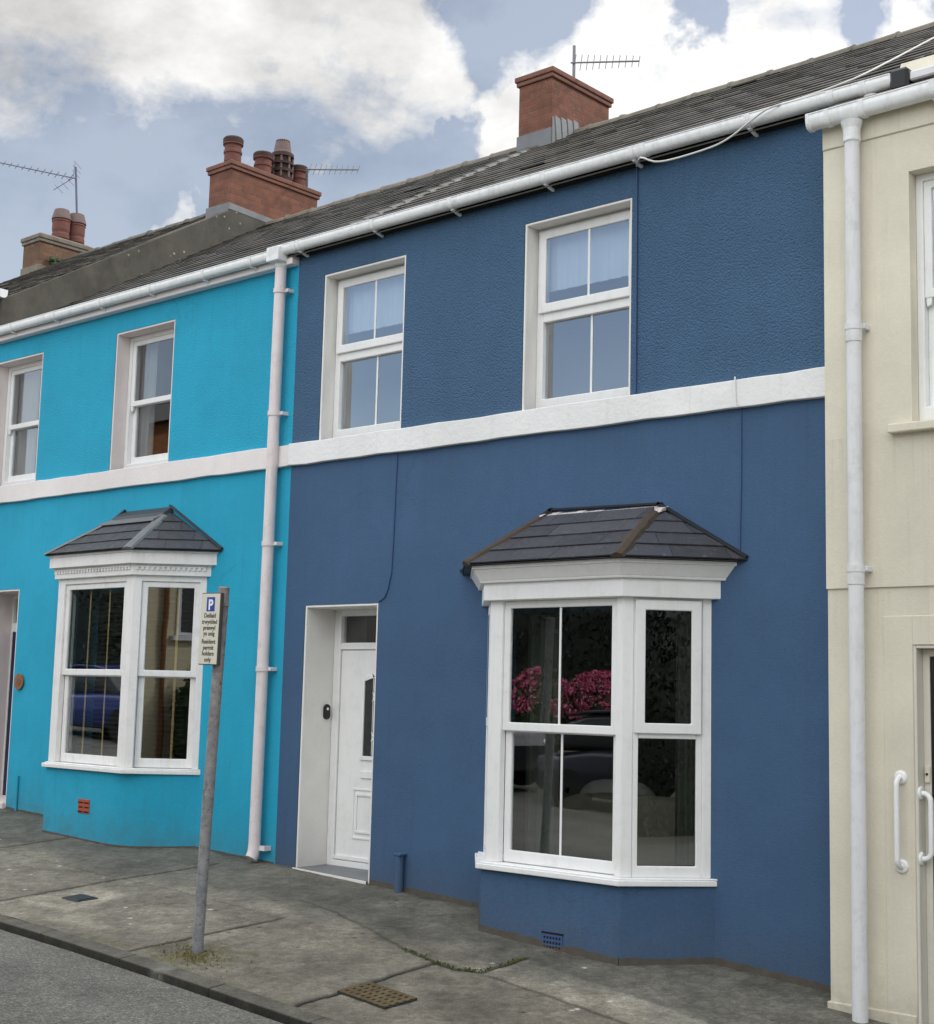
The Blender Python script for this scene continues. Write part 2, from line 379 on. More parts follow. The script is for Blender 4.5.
M['brick_cap'] = plain('chimney_cap_brick', (.20, .095, .072), .9, .3, 12, .6, 40, dirt=(.07, .06, .05), dirt_amt=.6)
M['terracotta'] = plain('terracotta', (.155, .062, .050), .8, .3, 12, .4, 50, dirt=(.06, .04, .035), dirt_amt=.6)
M['terracotta_pale'] = plain('pale_clay', (.16, .115, .11), .8, .2, 12, .4, 50, dirt=(.09, .07, .06), dirt_amt=.5)
M['pot_dark'] = plain('sooty_clay', (.055, .032, .028), .85, .3, 12, .4, 50)
M['aerial'] = plain('aerial_alloy', (.20, .20, .22), .5, .2, 8, metallic=.4)
M['aerial_blue'] = plain('aerial_mast', (.12, .14, .20), .5, .2, 8, metallic=.2)
M['steel'] = post_mat()
M['steel_low'] = plain('weathered_steel', (.20, .145, .135), .65, .2, 9, .2, 40, metallic=.2)
M['sign_cream'] = plain('sign_face', (.66, .635, .53), .4, .05, 6)
M['sign_edge'] = plain('sign_frame', (.06, .05, .05), .6, .2, 8)
M['sign_blue'] = plain('sign_blue', (.025, .055, .36), .4, .05, 6)
M['sign_white'] = plain('sign_white', (.82, .82, .82), .4, .03, 6)
M['black'] = plain('black_plastic', (.012, .012, .013), .35, .1, 8)
M['ink'] = plain('black_lettering', (.02, .02, .02), .5, .1, 8)
M['navy'] = plain('navy_door_paint', (.012, .016, .06), .35, .1, 8)
M['dark_red'] = plain('terracotta_vent', (.36, .075, .035), .8, .15, 14, .4, 60)
M['blue_vent'] = plain('painted_vent', (.045, .095, .215), .8, .12, 14, .4, 60)
M['void'] = plain('dark_void', (.006, .006, .006), .9, .1, 8)
M['wood'] = plain('plaque_wood', (.22, .10, .035), .5, .35, 22)
M['iron'] = plain('cast_iron_cover', (.035, .035, .036), .7, .3, 20, .6, 60)
M['rust_iron'] = plain('rusty_iron', (.085, .062, .030), .9, .45, 40, .7, 60, dirt=(.19, .155, .08), dirt_amt=.7)
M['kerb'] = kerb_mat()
M['cable_white'] = plain('white_cable', (.62, .62, .60), .5, .1, 8)
M['cable_blue'] = plain('painted_cable', (.040, .088, .195), .7, .1, 8)
M['interior'] = plain('room_walls', (.09, .083, .072), .9, .15, 1.2)
M['curtain'] = plain('curtain_cloth', (.42, .40, .37), .9, .08, 5)
M['curtain_green'] = plain('green_grey_curtain', (.10, .108, .088), .9, .12, 5)
M['net'] = plain('net_curtain', (.84, .85, .86), .9, .05, 5)
M['sofa'] = plain('sofa_cloth', (.22, .195, .15), .95, .08, 9, .4, 120)
M['blind'] = plain('blind_slats', (.022, .02, .017), .5, .1, 5)
M['tape'] = plain('blind_tape', (.60, .43, .20), .8, .1, 20)
M['glass'] = glass_mat('window_glass', (.93, .95, .94))
M['glass_up'] = glass_mat('upper_window_glass', (.88, .93, .97), 3.4, .22)
M['glass_dark'] = glass_mat('dark_window_glass', (.80, .84, .86), 2.2, .05)
M['glass_bay'] = glass_mat('bay_glass', (.85, .88, .87), 2.6, .12)
M['glass_mirror'] = glass_mat('clean_bay_glass', (.80, .82, .81), 2.4, .11)
M['glass_frost'] = plain('leaded_door_glass', (.03, .035, .035), .15, .5, 26, .6, 30, spec=.6)
M['pave'] = pavement_mat()
M['asphalt'] = asphalt_mat()
M['moss'] = plain('moss', (.16, .145, .055), .95, .45, 26)
M['crack_moss'] = plain('crack_moss', (.065, .085, .03), .95, .45, 26)
M['leaf'] = plain('dark_leaf', (.030, .060, .020), .55, .5, 6)
M['petal'] = petal_mat()
M['leaf_dark'] = plain('hedge_leaf', (.008, .014, .007), .6, .5, 6)
M['grit'] = plain('earth', (.07, .06, .045), .95, .3, 9)
M['garden'] = plain('garden_stone', (.26, .23, .18), .9, .3, 5, .6, 30)
M['opp_cream'] = render_paint('cream_house_paint', (.72, .65, .44), 38, .3, .008)
M['opp_grey'] = render_paint('grey_house_paint', (.33, .32, .30), 38, .3, .008)
M['opp_brick'] = brick_mat('orange_brick', (.48, .20, .07), (.38, .15, .06), (.3, .22, .15), 1, .2)
M['car_blue'] = plain('car_paint', (.015, .03, .17), .22, .03, 3, spec=.7)
M['car_dark'] = plain('dark_car_paint', (.012, .015, .024), .22, .03, 3, spec=.7)
M['rubber'] = plain('tyre_rubber', (.018, .018, .018), .9, .1, 9)
M['alloy'] = plain('wheel_alloy', (.45, .45, .46), .35, .1, 9, metallic=.7)
M['lamp'] = plain('lamp_lens', (.75, .75, .72), .15, .05, 9)
M['bark'] = plain('bark', (.07, .05, .035), .9, .3, 14)

# ------------------------------------------------------------------ ground, road, pavement, kerb
def vnoise(x, y, seed=0):
    xi = np.floor(x).astype(np.int64); yi = np.floor(y).astype(np.int64); fx = x - xi; fy = y - yi
    def h(a, b):
        n = (a * 374761393 + b * 668265263 + seed * 1442695041) & 0x7fffffff
        n = ((n ^ (n >> 13)) * 1274126177) & 0x7fffffff
        return ((n ^ (n >> 16)) & 0xffff) / 65535.
    u = fx * fx * (3 - 2 * fx); v = fy * fy * (3 - 2 * fy)
    return (h(xi, yi) * (1 - u) + h(xi + 1, yi) * u) * (1 - v) + (h(xi, yi + 1) * (1 - u) + h(xi + 1, yi + 1) * u) * v
def fbm(x, y, sc, seed=0, o=5, g=.55):
    s = 0; a = 1; t = 0
    for i in range(o):
        s = s + a * vnoise(x * sc, y * sc, seed + i * 17); t += a; a *= g; sc *= 2.03
    return s / t
def sst(a, b, x):
    t = np.clip((x - a) / (b - a), 0, 1); return t * t * (3 - 2 * t)
def segd(X, Y, pts):
    d = np.full(X.shape, 1e9)
    for (x0, y0), (x1, y1) in zip(pts[:-1], pts[1:]):
        dx, dy = x1 - x0, y1 - y0; t = np.clip(((X - x0) * dx + (Y - y0) * dy) / (dx * dx + dy * dy), 0, 1)
        d = np.minimum(d, np.hypot(X - x0 - t * dx, Y - y0 - t * dy))
    return d

def make_pavement():
    xs = np.concatenate([np.arange(-40, -6, .5), np.arange(-6, 7, .014), np.arange(7, 40.1, .5)])
    ys = np.arange(KERB_Y + .13, .36, .014)
    X, Y = np.meshgrid(xs, ys)
    zwv = np.interp(X, [-60, -30, -14, -4.38, -0.3, 0.23, 1.15, 2.34, 4.42, 5.25, 9, 30, 60], [2.3, 1.25, .65, .21, .035, .02, -.02, -.085, -.215, -.27, -.52, -1.7, -3.2])
    Z = zwv + CF * np.minimum(0, Y)
    jx = (fbm(X, Y, 9, 3) - .5) * .035; jy = (fbm(X, Y, 9, 4) - .5) * .035
    Xw, Yw = X + jx, Y + jy
    n1 = fbm(X, Y, 1.1, 11); n2 = fbm(X, Y, 4.5, 12); n3 = fbm(X, Y, 16, 13)
    Z = Z + (n1 - .5) * .018 + (n3 - .5) * .006
    # tone of each cast bay
    edges = [-40, -9.2, -7.1, -4.7, -2.45, -.48, 1.5, 3.09, 4.75, 6.6, 40]
    tone = np.ones_like(X)
    rr = np.random.RandomState(5)
    for a, b in zip(edges[:-1], edges[1:]):
        tone = np.where((X >= a) & (X < b), .82 + .36 * rr.rand(), tone)
    base = np.array([.178, .164, .132])
    col = np.ones(X.shape + (3,)) * base
    n4 = fbm(X, Y, 34, 14, 4, .7); mul = tone * (.55 + .88 * n1) * (.56 + .88 * n2) * (.66 + .68 * n3) * (.60 + .80 * n4)
    # wet, worn strip close to the houses
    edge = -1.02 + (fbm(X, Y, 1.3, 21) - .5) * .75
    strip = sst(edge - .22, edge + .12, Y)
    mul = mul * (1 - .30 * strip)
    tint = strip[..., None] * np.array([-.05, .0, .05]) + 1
    # darker damp patch by the door, pale cast patches
    def patch(pts, soft, k):
        nonlocal mul
        P = np.array(pts); ins = np.zeros(X.shape, bool); j = len(P) - 1
        for i in range(len(P)):
            c = ((P[i, 1] > Yw) != (P[j, 1] > Yw)) & (Xw < (P[j, 0] - P[i, 0]) * (Yw - P[i, 1]) / (P[j, 1] - P[i, 1] + 1e-9) + P[i, 0])
            ins ^= c; j = i
        d = segd(Xw, Yw, list(map(tuple, pts)) + [tuple(pts[0])])
        w = np.where(ins, sst(0, soft, d), 0)
        mul = mul * (1 + (k - 1) * w)
    patch([(-.52, -2.25), (-.46, -1.46), (.12, -1.5), (.26, -2.25)], .10, 1.65)
    patch([(.2, -2.5), (.25, -2.1), (.9, -2.15), (.9, -2.5)], .2, 1.55)
    patch([(3.30, -1.30), (3.46, -.78), (4.6, -.95), (5.2, -1.05), (5.2, -1.4), (4.6, -1.40), (3.6, -1.27)], .06, 1.55)
    patch([(.3, -.95), (.7, -.35), (2.2, -.45), (2.9, -.95), (2.1, -1.0)], .25, .72)
    patch([(2.75, -.56), (3.2, -.62), (3.1, -.9), (2.6, -.8)], .1, 1.35)
    patch([(-4.0, -.5), (-3.2, -.5), (-3.2, -.9), (-3.9, -1.0)], .2, 1.3)
    # joints and cracks
    lines = [([(-.52, -2.56), (-.50, -1.44), (-.49, -1.137), (-.42, -.742), (-.40, -.3)], .010, 1),
             ([(1.44, -2.56), (1.47, -2.075), (1.51, -1.224)], .011, 1),
             ([(3.105, -2.56), (3.10, -2.2), (3.078, -1.276)], .014, 1),
             ([(3.078, -1.276), (3.27, -1.30), (3.436, -1.236), (3.45, -1.0), (3.432, -.755)], .013, .9),
             ([(3.5, -1.24), (4.0, -1.30), (4.605, -1.38), (6.5, -1.46)], .008, .7),
             ([(1.2, -.78), (1.68, -.84), (2.25, -1.02), (2.809, -1.214), (3.086, -1.256)], .009, .55),
             ([(-2.45, -2.56), (-2.43, -1.3), (-2.4, -.5)], .010, .9),
             ([(4.75, -2.56), (4.76, -1.4)], .011, .9), ([(-4.7, -2.56), (-4.68, 0)], .01, .9),
             ([(-2.4, -1.25), (-.5, -1.22), (1.5, -1.22)], .006, .35),
             ([(2.0, -.95), (2.35, -.8), (2.4, -.62)], .006, .5)]
    dark = np.zeros_like(X); mossy = np.zeros_like(X)
    for pts, w, k in lines:
        w *= 1.45
        d = segd(Xw, Yw, pts)
        br = .75 + .25 * sst(.35, .5, fbm(X, Y, 3.0, 31))
        dark = np.maximum(dark, k * br * (1 - sst(w * .5, w * 1.5, d)))
        mul = mul * (1 - .16 * (1 - sst(0, .06, d)) * k)
    Z = Z - .012 * dark
    dm = segd(Xw, Yw, [(2.7, -1.17), (3.08, -1.27), (3.30, -1.30), (3.44, -1.1), (3.43, -.8)])
    mossy = np.maximum(mossy, (1 - sst(.01, .06, dm)) * sst(.42, .6, fbm(X, Y, 7, 41)))
    dp = np.hypot((X - 1.86) * .75, (Y + 2.27) * 1.0)
    mossy = np.maximum(mossy, .8 * (1 - sst(.02, .36, dp + (n2 - .5) * .4)) * sst(.40, .62, fbm(X, Y, 13, 42)))
    kb = 1 - sst(.02, .16, (Y - (KERB_Y + .13)) + (n2 - .5) * .12)
    mossy = np.maximum(mossy, kb * .35 * sst(.45, .6, fbm(X, Y, 4, 43)))
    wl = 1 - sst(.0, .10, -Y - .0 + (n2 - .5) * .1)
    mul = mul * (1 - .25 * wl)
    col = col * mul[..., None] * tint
    col = col * (1 - mossy[..., None]) + mossy[..., None] * np.array([.105, .098, .030]) * (.6 + .8 * n3[..., None])
    col = col * (1 - .92 * dark[..., None])
    # dark flecks, pale flecks of paint and gum
    for i in range(90):
        cx, cy, r0 = rr.uniform(-5, 6.5), rr.uniform(-2.5, -.1), rr.uniform(.008, .022)
        m = (1 - sst(r0 * .6, r0 * 1.1, np.hypot(X - cx, (Y - cy) * rr.uniform(.7, 1.4))))
        v = np.array([.55, .54, .50]) if i % 3 == 0 else np.array([.045, .043, .04])
        col = col * (1 - m[..., None]) + m[..., None] * v
    ny, nx = X.shape
    V = np.stack([X, Y, Z], -1).reshape(-1, 3)
    idx = np.arange(nx * ny).reshape(ny, nx)
    F = np.stack([idx[:-1, :-1], idx[:-1, 1:], idx[1:, 1:], idx[1:, :-1]], -1).reshape(-1, 4)
    me = bpy.data.meshes.new('pavement')
    me.vertices.add(len(V)); me.vertices.foreach_set('co', V.astype(np.float32).ravel())
    me.loops.add(F.size); me.loops.foreach_set('vertex_index', F.ravel().astype(np.int32))
    me.polygons.add(len(F)); me.polygons.foreach_set('loop_start', np.arange(0, F.size, 4, dtype=np.int32))
    me.polygons.foreach_set('use_smooth', np.ones(len(F), bool))
    me.update(calc_edges=True)
    ca = me.color_attributes.new('tone', 'FLOAT_COLOR', 'POINT')
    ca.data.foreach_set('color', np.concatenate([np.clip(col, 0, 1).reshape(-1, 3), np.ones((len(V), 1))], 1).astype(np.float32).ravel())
    me.materials.append(M['pave'])
    o = bpy.data.objects.new('pavement', me); COL.objects.link(o); o['kind'] = 'structure'
make_pavement()

def strip(name, y0, y1, zf, mat, xs=None, ny=2):
    mb = MB(); xs = xs or [-60 + i * 1.0 for i in range(121)]
    ys = [y0 + (y1 - y0) * j / (ny - 1) for j in range(ny)]
    n = len(ys)
    mb.add([(x, y, zf(x, y)) for x in xs for y in ys],
           [(i * n + j, (i + 1) * n + j, (i + 1) * n + j + 1, i * n + j + 1) for i in range(len(xs) - 1) for j in range(n - 1)], True)
    return struct(name, mb, mat)
strip('road', -10.95, KERB_Y, road_z, M['asphalt'], ny=8)
mb = MB()                                       # ground sheet under and beyond everything
gx = [-400, -200, -100, -60] + [-50 + 5 * i for i in range(21)] + [60, 100, 200, 400]; gy = [-400, -150, -60, -30, -13.1, -13, -10, 0, 20, 60, 150, 400]
mb.add([(x, y, (zw(x) - .75 if y > -13.05 else zw(x) - .28)) for x in gx for y in gy],
       [(i * len(gy) + j, (i + 1) * len(gy) + j, (i + 1) * len(gy) + j + 1, i * len(gy) + j + 1) for i in range(len(gx) - 1) for j in range(len(gy) - 1)])
struct('ground', mb, M['grit'])
strip('far_pavement', -13.0, -11.08, lambda x, y: zw(x) - .22, M['kerb'], ny=2)

def kerb(name, y0, y1, top, bot):
    mb = MB(); x = -36.0; rnd = random.Random(4)
    offs = {1.0: 0}
    cuts = [-36.0]
    while cuts[-1] < 30:
        cuts.append(cuts[-1] + rnd.uniform(.88, .95))
    cuts = [c for c in cuts if not (.5 < c < 4.6)] + [.62, 1.56, 2.49, 3.40, 4.3]
    cuts.sort()
    for a, b in zip(cuts[:-1], cuts[1:]):
        j = rnd.uniform(-.006, .006); jz = rnd.uniform(-.006, .004)
        P = []
        segs = [a + .001, b - .001]
        bt = [(segs[0], y0 + j, bot(segs[0])), (segs[1], y0 + j, bot(segs[1])), (segs[1], y1, bot(segs[1])), (segs[0], y1, bot(segs[0]))]
        tp = [(q[0], q[1] + (.014 if k < 2 else 0), top(q[0], q[1]) + jz * .4) for k, q in enumerate(bt)]
        mb.hexa(bt, tp)
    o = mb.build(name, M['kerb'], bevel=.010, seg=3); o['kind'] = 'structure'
kerb('kerb', KERB_Y, KERB_Y + .155, lambda x, y: zw(x) + CF * y + .004, lambda x: zw(x) - .6)
mb = MB()
for i in range(75):
    x = -36 + i * .92
    mb.hexa([(x, -11.08, zw(x) - .8), (x + .91, -11.08, zw(x + .91) - .8), (x + .91, -10.95, zw(x + .91) - .8), (x, -10.95, zw(x) - .8)],
            [(x, -11.08, zw(x) - .21), (x + .91, -11.08, zw(x + .91) - .21), (x + .91, -10.95, zw(x + .91) - .21), (x, -10.95, zw(x) - .21)])
struct('far_kerb', mb, M['kerb'])

# ------------------------------------------------------------------ house pieces
EAVE, SL, RIDGE_Y = 5.50, .597, 3.85
def roofz(y, off=0): return EAVE + off + SL * y
NRM = Vector((0, -SL, 1)).normalized(); UPS = Vector((0, 1, SL)).normalized()
SLEN = (RIDGE_Y + .095) / UPS.y

def facade(mb, x0, x1, z0, z1, holes, y=0.0, t=.24):
    """a wall leaf with rectangular openings: front sheet plus the returns of the openings as thickness"""
    xs = sorted({x0, x1} | {h[0] for h in holes} | {h[1] for h in holes}); xs = [x for x in xs if x0 <= x <= x1]
    zs = sorted({z0, z1} | {h[2] for h in holes} | {h[3] for h in holes}); zs = [z for z in zs if z0 <= z <= z1]
    for xa, xb in zip(xs[:-1], xs[1:]):
        for za, zb in zip(zs[:-1], zs[1:]):
            cx, cz = (xa + xb) / 2, (za + zb) / 2
            if any(h[0] < cx < h[1] and h[2] < cz < h[3] for h in holes): continue
            mb.poly([(xa, y, za), (xb, y, za), (xb, y, zb), (xa, y, zb)])
            mb.poly([(xa, y + t, zb), (xb, y + t, zb), (xb, y + t, za), (xa, y + t, za)])
def reveals(parent, x0, x1, z0, z1, mat, depth=.30, y=0.0, sides='lrt', name='reveal', th=.02):
    flush = mat is M['cream']; mb = MB(); e = .0004 if flush else .002
    if 'l' in sides: mb.box(x0, x0 + th, y + e, y + depth, z0, z1)
    if 'r' in sides: mb.box(x1 - th, x1, y + e, y + depth, z0, z1)
    if 't' in sides: mb.box(x0 + th, x1 - th, y + e, y + depth, z1 - th, z1)
    if 'b' in sides: mb.box(x0 + th, x1 - th, y + e, y + depth, z0, z0 + th)
    return mb.build(name, mat, parent, bevel=0 if flush else .004)

def sash_window(house, x0, x1, z0, z1, y, mat, style, zt, label=None, glass=None):
    """window > sash, pane, glazing_bar ; x0..x1,z0..z1 the outside of the frame, y its front face"""
    P = PL((0, y, 0), (1, 0)); mb = MB()
    glass = glass or M['glass_up']
    if style == 'casement':                     # modern frame, upper light opens and stands proud
        P.ring(mb, x0, x1, z0, z1, -.07, 0, .062, wb=.11)
        P.box(mb, x0 + .062, x1 - .062, zt - .105, zt - .025, -.07, 0)
        w = mb.build('window', mat, house, bevel=.006, seg=2)
        if label: w['label'] = label
        s = MB(); a0, a1, b0, b1 = x0 + .028, x1 - .028, zt - .035, z1 - .022
        P.ring(s, a0, a1, b0, b1, .002, .026, .068, wb=.075)
        sh = s.build('sash', mat, w, bevel=.008, seg=2)
        g = MB(); P.box(g, a0 + .066, a1 - .066, b0 + .073, b1 - .066, .006, .010); g.build('pane', glass, w)
        g = MB(); P.box(g, x0 + .060, x1 - .060, z0 + .108, zt - .103, -.042, -.038); g.build('pane', glass, w)
        xm = (x0 + x1) / 2 + .02
        for (b, t, c) in ((b0 + .073, b1 - .066, .0105), (z0 + .108, zt - .103, -.0375)):
            gb = MB(); P.box(gb, xm - .010, xm + .010, b, t, c, c + .006); gb.build('glazing_bar', M['upvc'], w, bevel=.002)
        gk = MB(); P.ring(gk, a0 + .062, a1 - .062, b0 + .069, b1 - .062, .010, .0115, .006); gk.build('gasket', M['black'], w)
    else:                                       # sliding sash: bottom sash set back, horns
        P.ring(mb, x0, x1, z0, z1, -.11, 0, .045, wb=.085)
        w = mb.build('window', mat, house, bevel=.005, seg=2)
        if label: w['label'] = label
        s = MB(); a0, a1 = x0 + .045, x1 - .045
        P.ring(s, a0, a1, zt - .03, z1 - .045, -.045, -.012, .05, wb=.055)
        for hx in (a0, a1 - .05):
            s.prism([P.p(hx + .004, zt - .03, -.013), P.p(hx + .046, zt - .03, -.013), P.p(hx + .040, zt - .075, -.013), P.p(hx + .010, zt - .085, -.013)], tuple(P.n * -.03))
        s.build('sash', mat, w, bevel=.006, seg=2)
        g = MB(); P.box(g, a0 + .047, a1 - .047, zt + .023, z1 - .093, -.032, -.028); g.build('pane', glass, w)
        s = MB(); P.ring(s, a0, a1, z0 + .085, zt + .02, -.09, -.052, .05, wb=.075)
        s.build('sash', mat, w, bevel=.006, seg=2)
        g = MB(); P.box(g, a0 + .047, a1 - .047, z0 + .157, zt - .028, -.074, -.070); g.build('pane', glass, w)
    return w

def gutter(house, x0, x1, y, z, mat, r=.058, drop=0, h=.105, brackets=(), caps='lr'):
    """ogee-ish half round gutter, open on top; front lip at y-2r"""
    prof = []
    for k in range(13):
        a = math.pi * k / 12
        ca = math.cos(a); prof.append((y - r + r * math.copysign(abs(ca) ** .72, ca), z + h - (h - .008) * max(0, math.sin(a)) ** .62))
    inner = [(y - r + (p[0] - (y - r)) * .93, p[1] + .004 if 0 < i < 12 else p[1]) for i, p in enumerate(prof)]
    loop = prof + inner[::-1]
    mb = MB(); n = 16
    def zz(x): return drop * (x - x0)
    vs = []; m = len(loop)
    for i in range(n + 1):
        x = x0 + (x1 - x0) * i / n
        vs += [(x, p[0], p[1] + zz(x)) for p in loop]
    fs = [(i * m + k, (i + 1) * m + k, (i + 1) * m + (k + 1) % m, i * m + (k + 1) % m) for i in range(n) for k in range(m)]
    mb.add(vs, fs, True)
    for c, xx in (('l', x0), ('r', x1)):
        if c in caps: mb.prism([(xx - .006, p[0] + (p[0] - (y - r)) * .03, p[1] + zz(xx) - .003) for p in prof], (.012, 0, 0))
    # rolled front bead
    mb.tube([(x0, y - 2 * r + .002, z + h), (x1, y - 2 * r + .002, z + h + zz(x1))], .006, 8)
    g = mb.build('gutter', mat, house)
    for xb in brackets:
        bm = MB()
        outp = [(p[0] + (p[0] - (y - r)) * .08, p[1] - .006) for p in prof]
        pr = outp + [(p[0], p[1]) for p in prof[::-1]]
        bm.prism([(xb - .02, p[0], p[1] + zz(xb)) for p in pr], (.04, 0, 0))
        bm.hexa([(xb - .014, y - r * 1.3, z - .008 + zz(xb)), (xb + .014, y - r * 1.3, z - .008 + zz(xb)), (xb + .014, y + .045, z - .032 + zz(xb)), (xb - .014, y + .045, z - .032 + zz(xb))], [(xb - .014, y - r * 1.3, z - .001 + zz(xb)), (xb + .014, y - r * 1.3, z - .001 + zz(xb)), (xb + .014, y + .045, z - .001 + zz(xb)), (xb - .014, y + .045, z - .001 + zz(xb))])
        bm.build('bracket', mat, g, bevel=.002)
    return g

def slates(house, x0, x1, s0, s1, off, mat, seed, name='roof', rough=.004, course=.215, sag=.0):
    rnd = random.Random(seed); mb = MB(); k = 0; s = s0
    base = Vector((0, -.095, roofz(-.095)))
    ph = rnd.uniform(0, 6)
    while s < s1:
        w = .29; x = x0 - (w / 2 if k % 2 else 0)
        while x < x1:
            xa, xb = max(x, x0) + .002, min(x + w, x1) - .002
            if xb - xa > .03:
                t = rnd.uniform(0, rough); l = rnd.uniform(-.006, .006)
                if rnd.random() < .04: l -= rnd.uniform(.01, .03)
                if rnd.random() < .01: t += .010
                sg = sag * math.sin(x * .9 + ph) * math.sin(s * 1.1 + ph * 2)
                hi = min(s + course * 1.28, s1 + .05)
                def q(xx, ss, nn): v = base + UPS * ss + NRM * (nn + off + sg); return (xx, v.y, v.z)
                t2 = t + rnd.uniform(-rough, rough) * .6
                lo = s + l
                mb.hexa([q(xa, lo, .013 + t), q(xb, lo, .013 + t2), q(xb, hi, .002), q(xa, hi, .002)],
                        [q(xa, lo, .021 + t), q(xb, lo, .021 + t2), q(xb, hi, .009), q(xa, hi, .009)])
            x += w
        k += 1; s += course
    # solid deck beneath and the rear slope
    a = base + NRM * off; top = Vector((0, RIDGE_Y, 0)); top.z = roofz(RIDGE_Y) + off / NRM.z * 1
    b = Vector((0, 2 * RIDGE_Y + .095, base.z + off / NRM.z))
    mb.prism([(x0, a.y, a.z - .012), (x0, top.y, top.z - .012), (x0, b.y, b.z - .012), (x0, b.y, b.z - .07), (x0, top.y, top.z - .07), (x0, a.y, a.z - .022)], (x1 - x0, 0, 0))
    return mb.build(name, mat, house)

def ridge(house, x0, x1, off, mat, seed, step=.45):
    rnd = random.Random(seed); mb = MB(); x = x0; zr = roofz(RIDGE_Y) + off / NRM.z
    while x < x1 - .02:
        xe = min(x + step, x1); j = rnd.uniform(-.008, .008); j2 = rnd.uniform(-.006, .006)
        w = .13; prof = []
        for k in range(9):
            a = math.pi * k / 8
            prof.append((RIDGE_Y - w * math.cos(a), zr - .060 + .085 * math.sin(a) ** .9))
        inn = [(RIDGE_Y + (p[0] - RIDGE_Y) * .88, p[1] - .016) for p in prof]
        loop = prof + inn[::-1]; m = len(loop)
        for (xa, xb, g) in ((x + .001, xe - .041, 1), (xe - .04, xe - .001, 1.0)):
            j += .009 if xa > x + .01 else 0; j2 += .009 if xa > x + .01 else 0
            vs = [(xa, RIDGE_Y + (p[0] - RIDGE_Y) * g, p[1] + j + (g - 1) * .12) for p in loop] + [(xb, RIDGE_Y + (p[0] - RIDGE_Y) * g, p[1] + j2 + (g - 1) * .12) for p in loop]
            mb.add(vs, [(k, m + k, m + (k + 1) % m, (k + 1) % m) for k in range(m)] + [tuple(reversed(range(m))), tuple(range(m, 2 * m))])
        x = xe
    return mb.build('ridge_tiles', mat, house)

def downpipe(house, x, y, z0, z1, mat, clips, wall_y, r=.055, ears=.085, slant=0, shoe=None, square=False):
    mb = MB()
    path = [(x - slant, y, z0), (x, y, z1)]
    mb.tube(path, r, 20)
    zs = list(clips)
    d = mb.build('downpipe', mat, house)
    for zc in zs:
        c = MB(); xc = x - slant * (z1 - zc) / (z1 - z0)
        c.lathe((xc, y, zc), [(r + .001, -.022), (r + .008, -.022), (r + .008, .022), (r + .001, .022)], 20)
        c.box(xc + r * .6, xc + ears, y + .012, y + .034, zc - .016, zc + .016)
        c.box(xc + ears - .03, xc + ears, y + .034, wall_y + .004, zc - .016, zc + .016)
        c.build('pipe_clip', mat, d, bevel=.003)
    return d

def off_poly(x0, x1, x2, x3, d, e):
    """outline of a three-sided bay (wall end, front corner, front corner, wall end) pushed outward by e"""
    P = [Vector((x0, 0)), Vector((x1, -d)), Vector((x2, -d)), Vector((x3, 0))]
    L = []
    for a, b in zip(P[:-1], P[1:]):
        u = (b - a).normalized(); n = Vector((u.y, -u.x)); L.append((a + n * e, u))
    def inter(l1, l2):
        (p, u), (q, v) = l1, l2; t = ((q - p).x * v.y - (q - p).y * v.x) / (u.x * v.y - u.y * v.x); return p + u * t
    def aty(l, y): p, u = l; return p + u * ((y - p.y) / u.y)
    return [aty(L[0], .02), inter(L[0], L[1]), inter(L[1], L[2]), aty(L[2], .02)]

def fillet(P, r):
    out = [P[0]]
    out.append(P[1])
    for i in (2,):
        a, b, c = P[i - 1], P[i], P[i + 1]; u = (a - b).normalized(); v = (c - b).normalized()
        t = min(r * .6, (a - b).length * .75, (c - b).length * .5)
        for k in range(11):
            f = k / 10; out.append((b + u * t) * (1 - f) ** 2 + b * 2 * f * (1 - f) + (b + v * t) * f ** 2)
    return out + [P[3]]

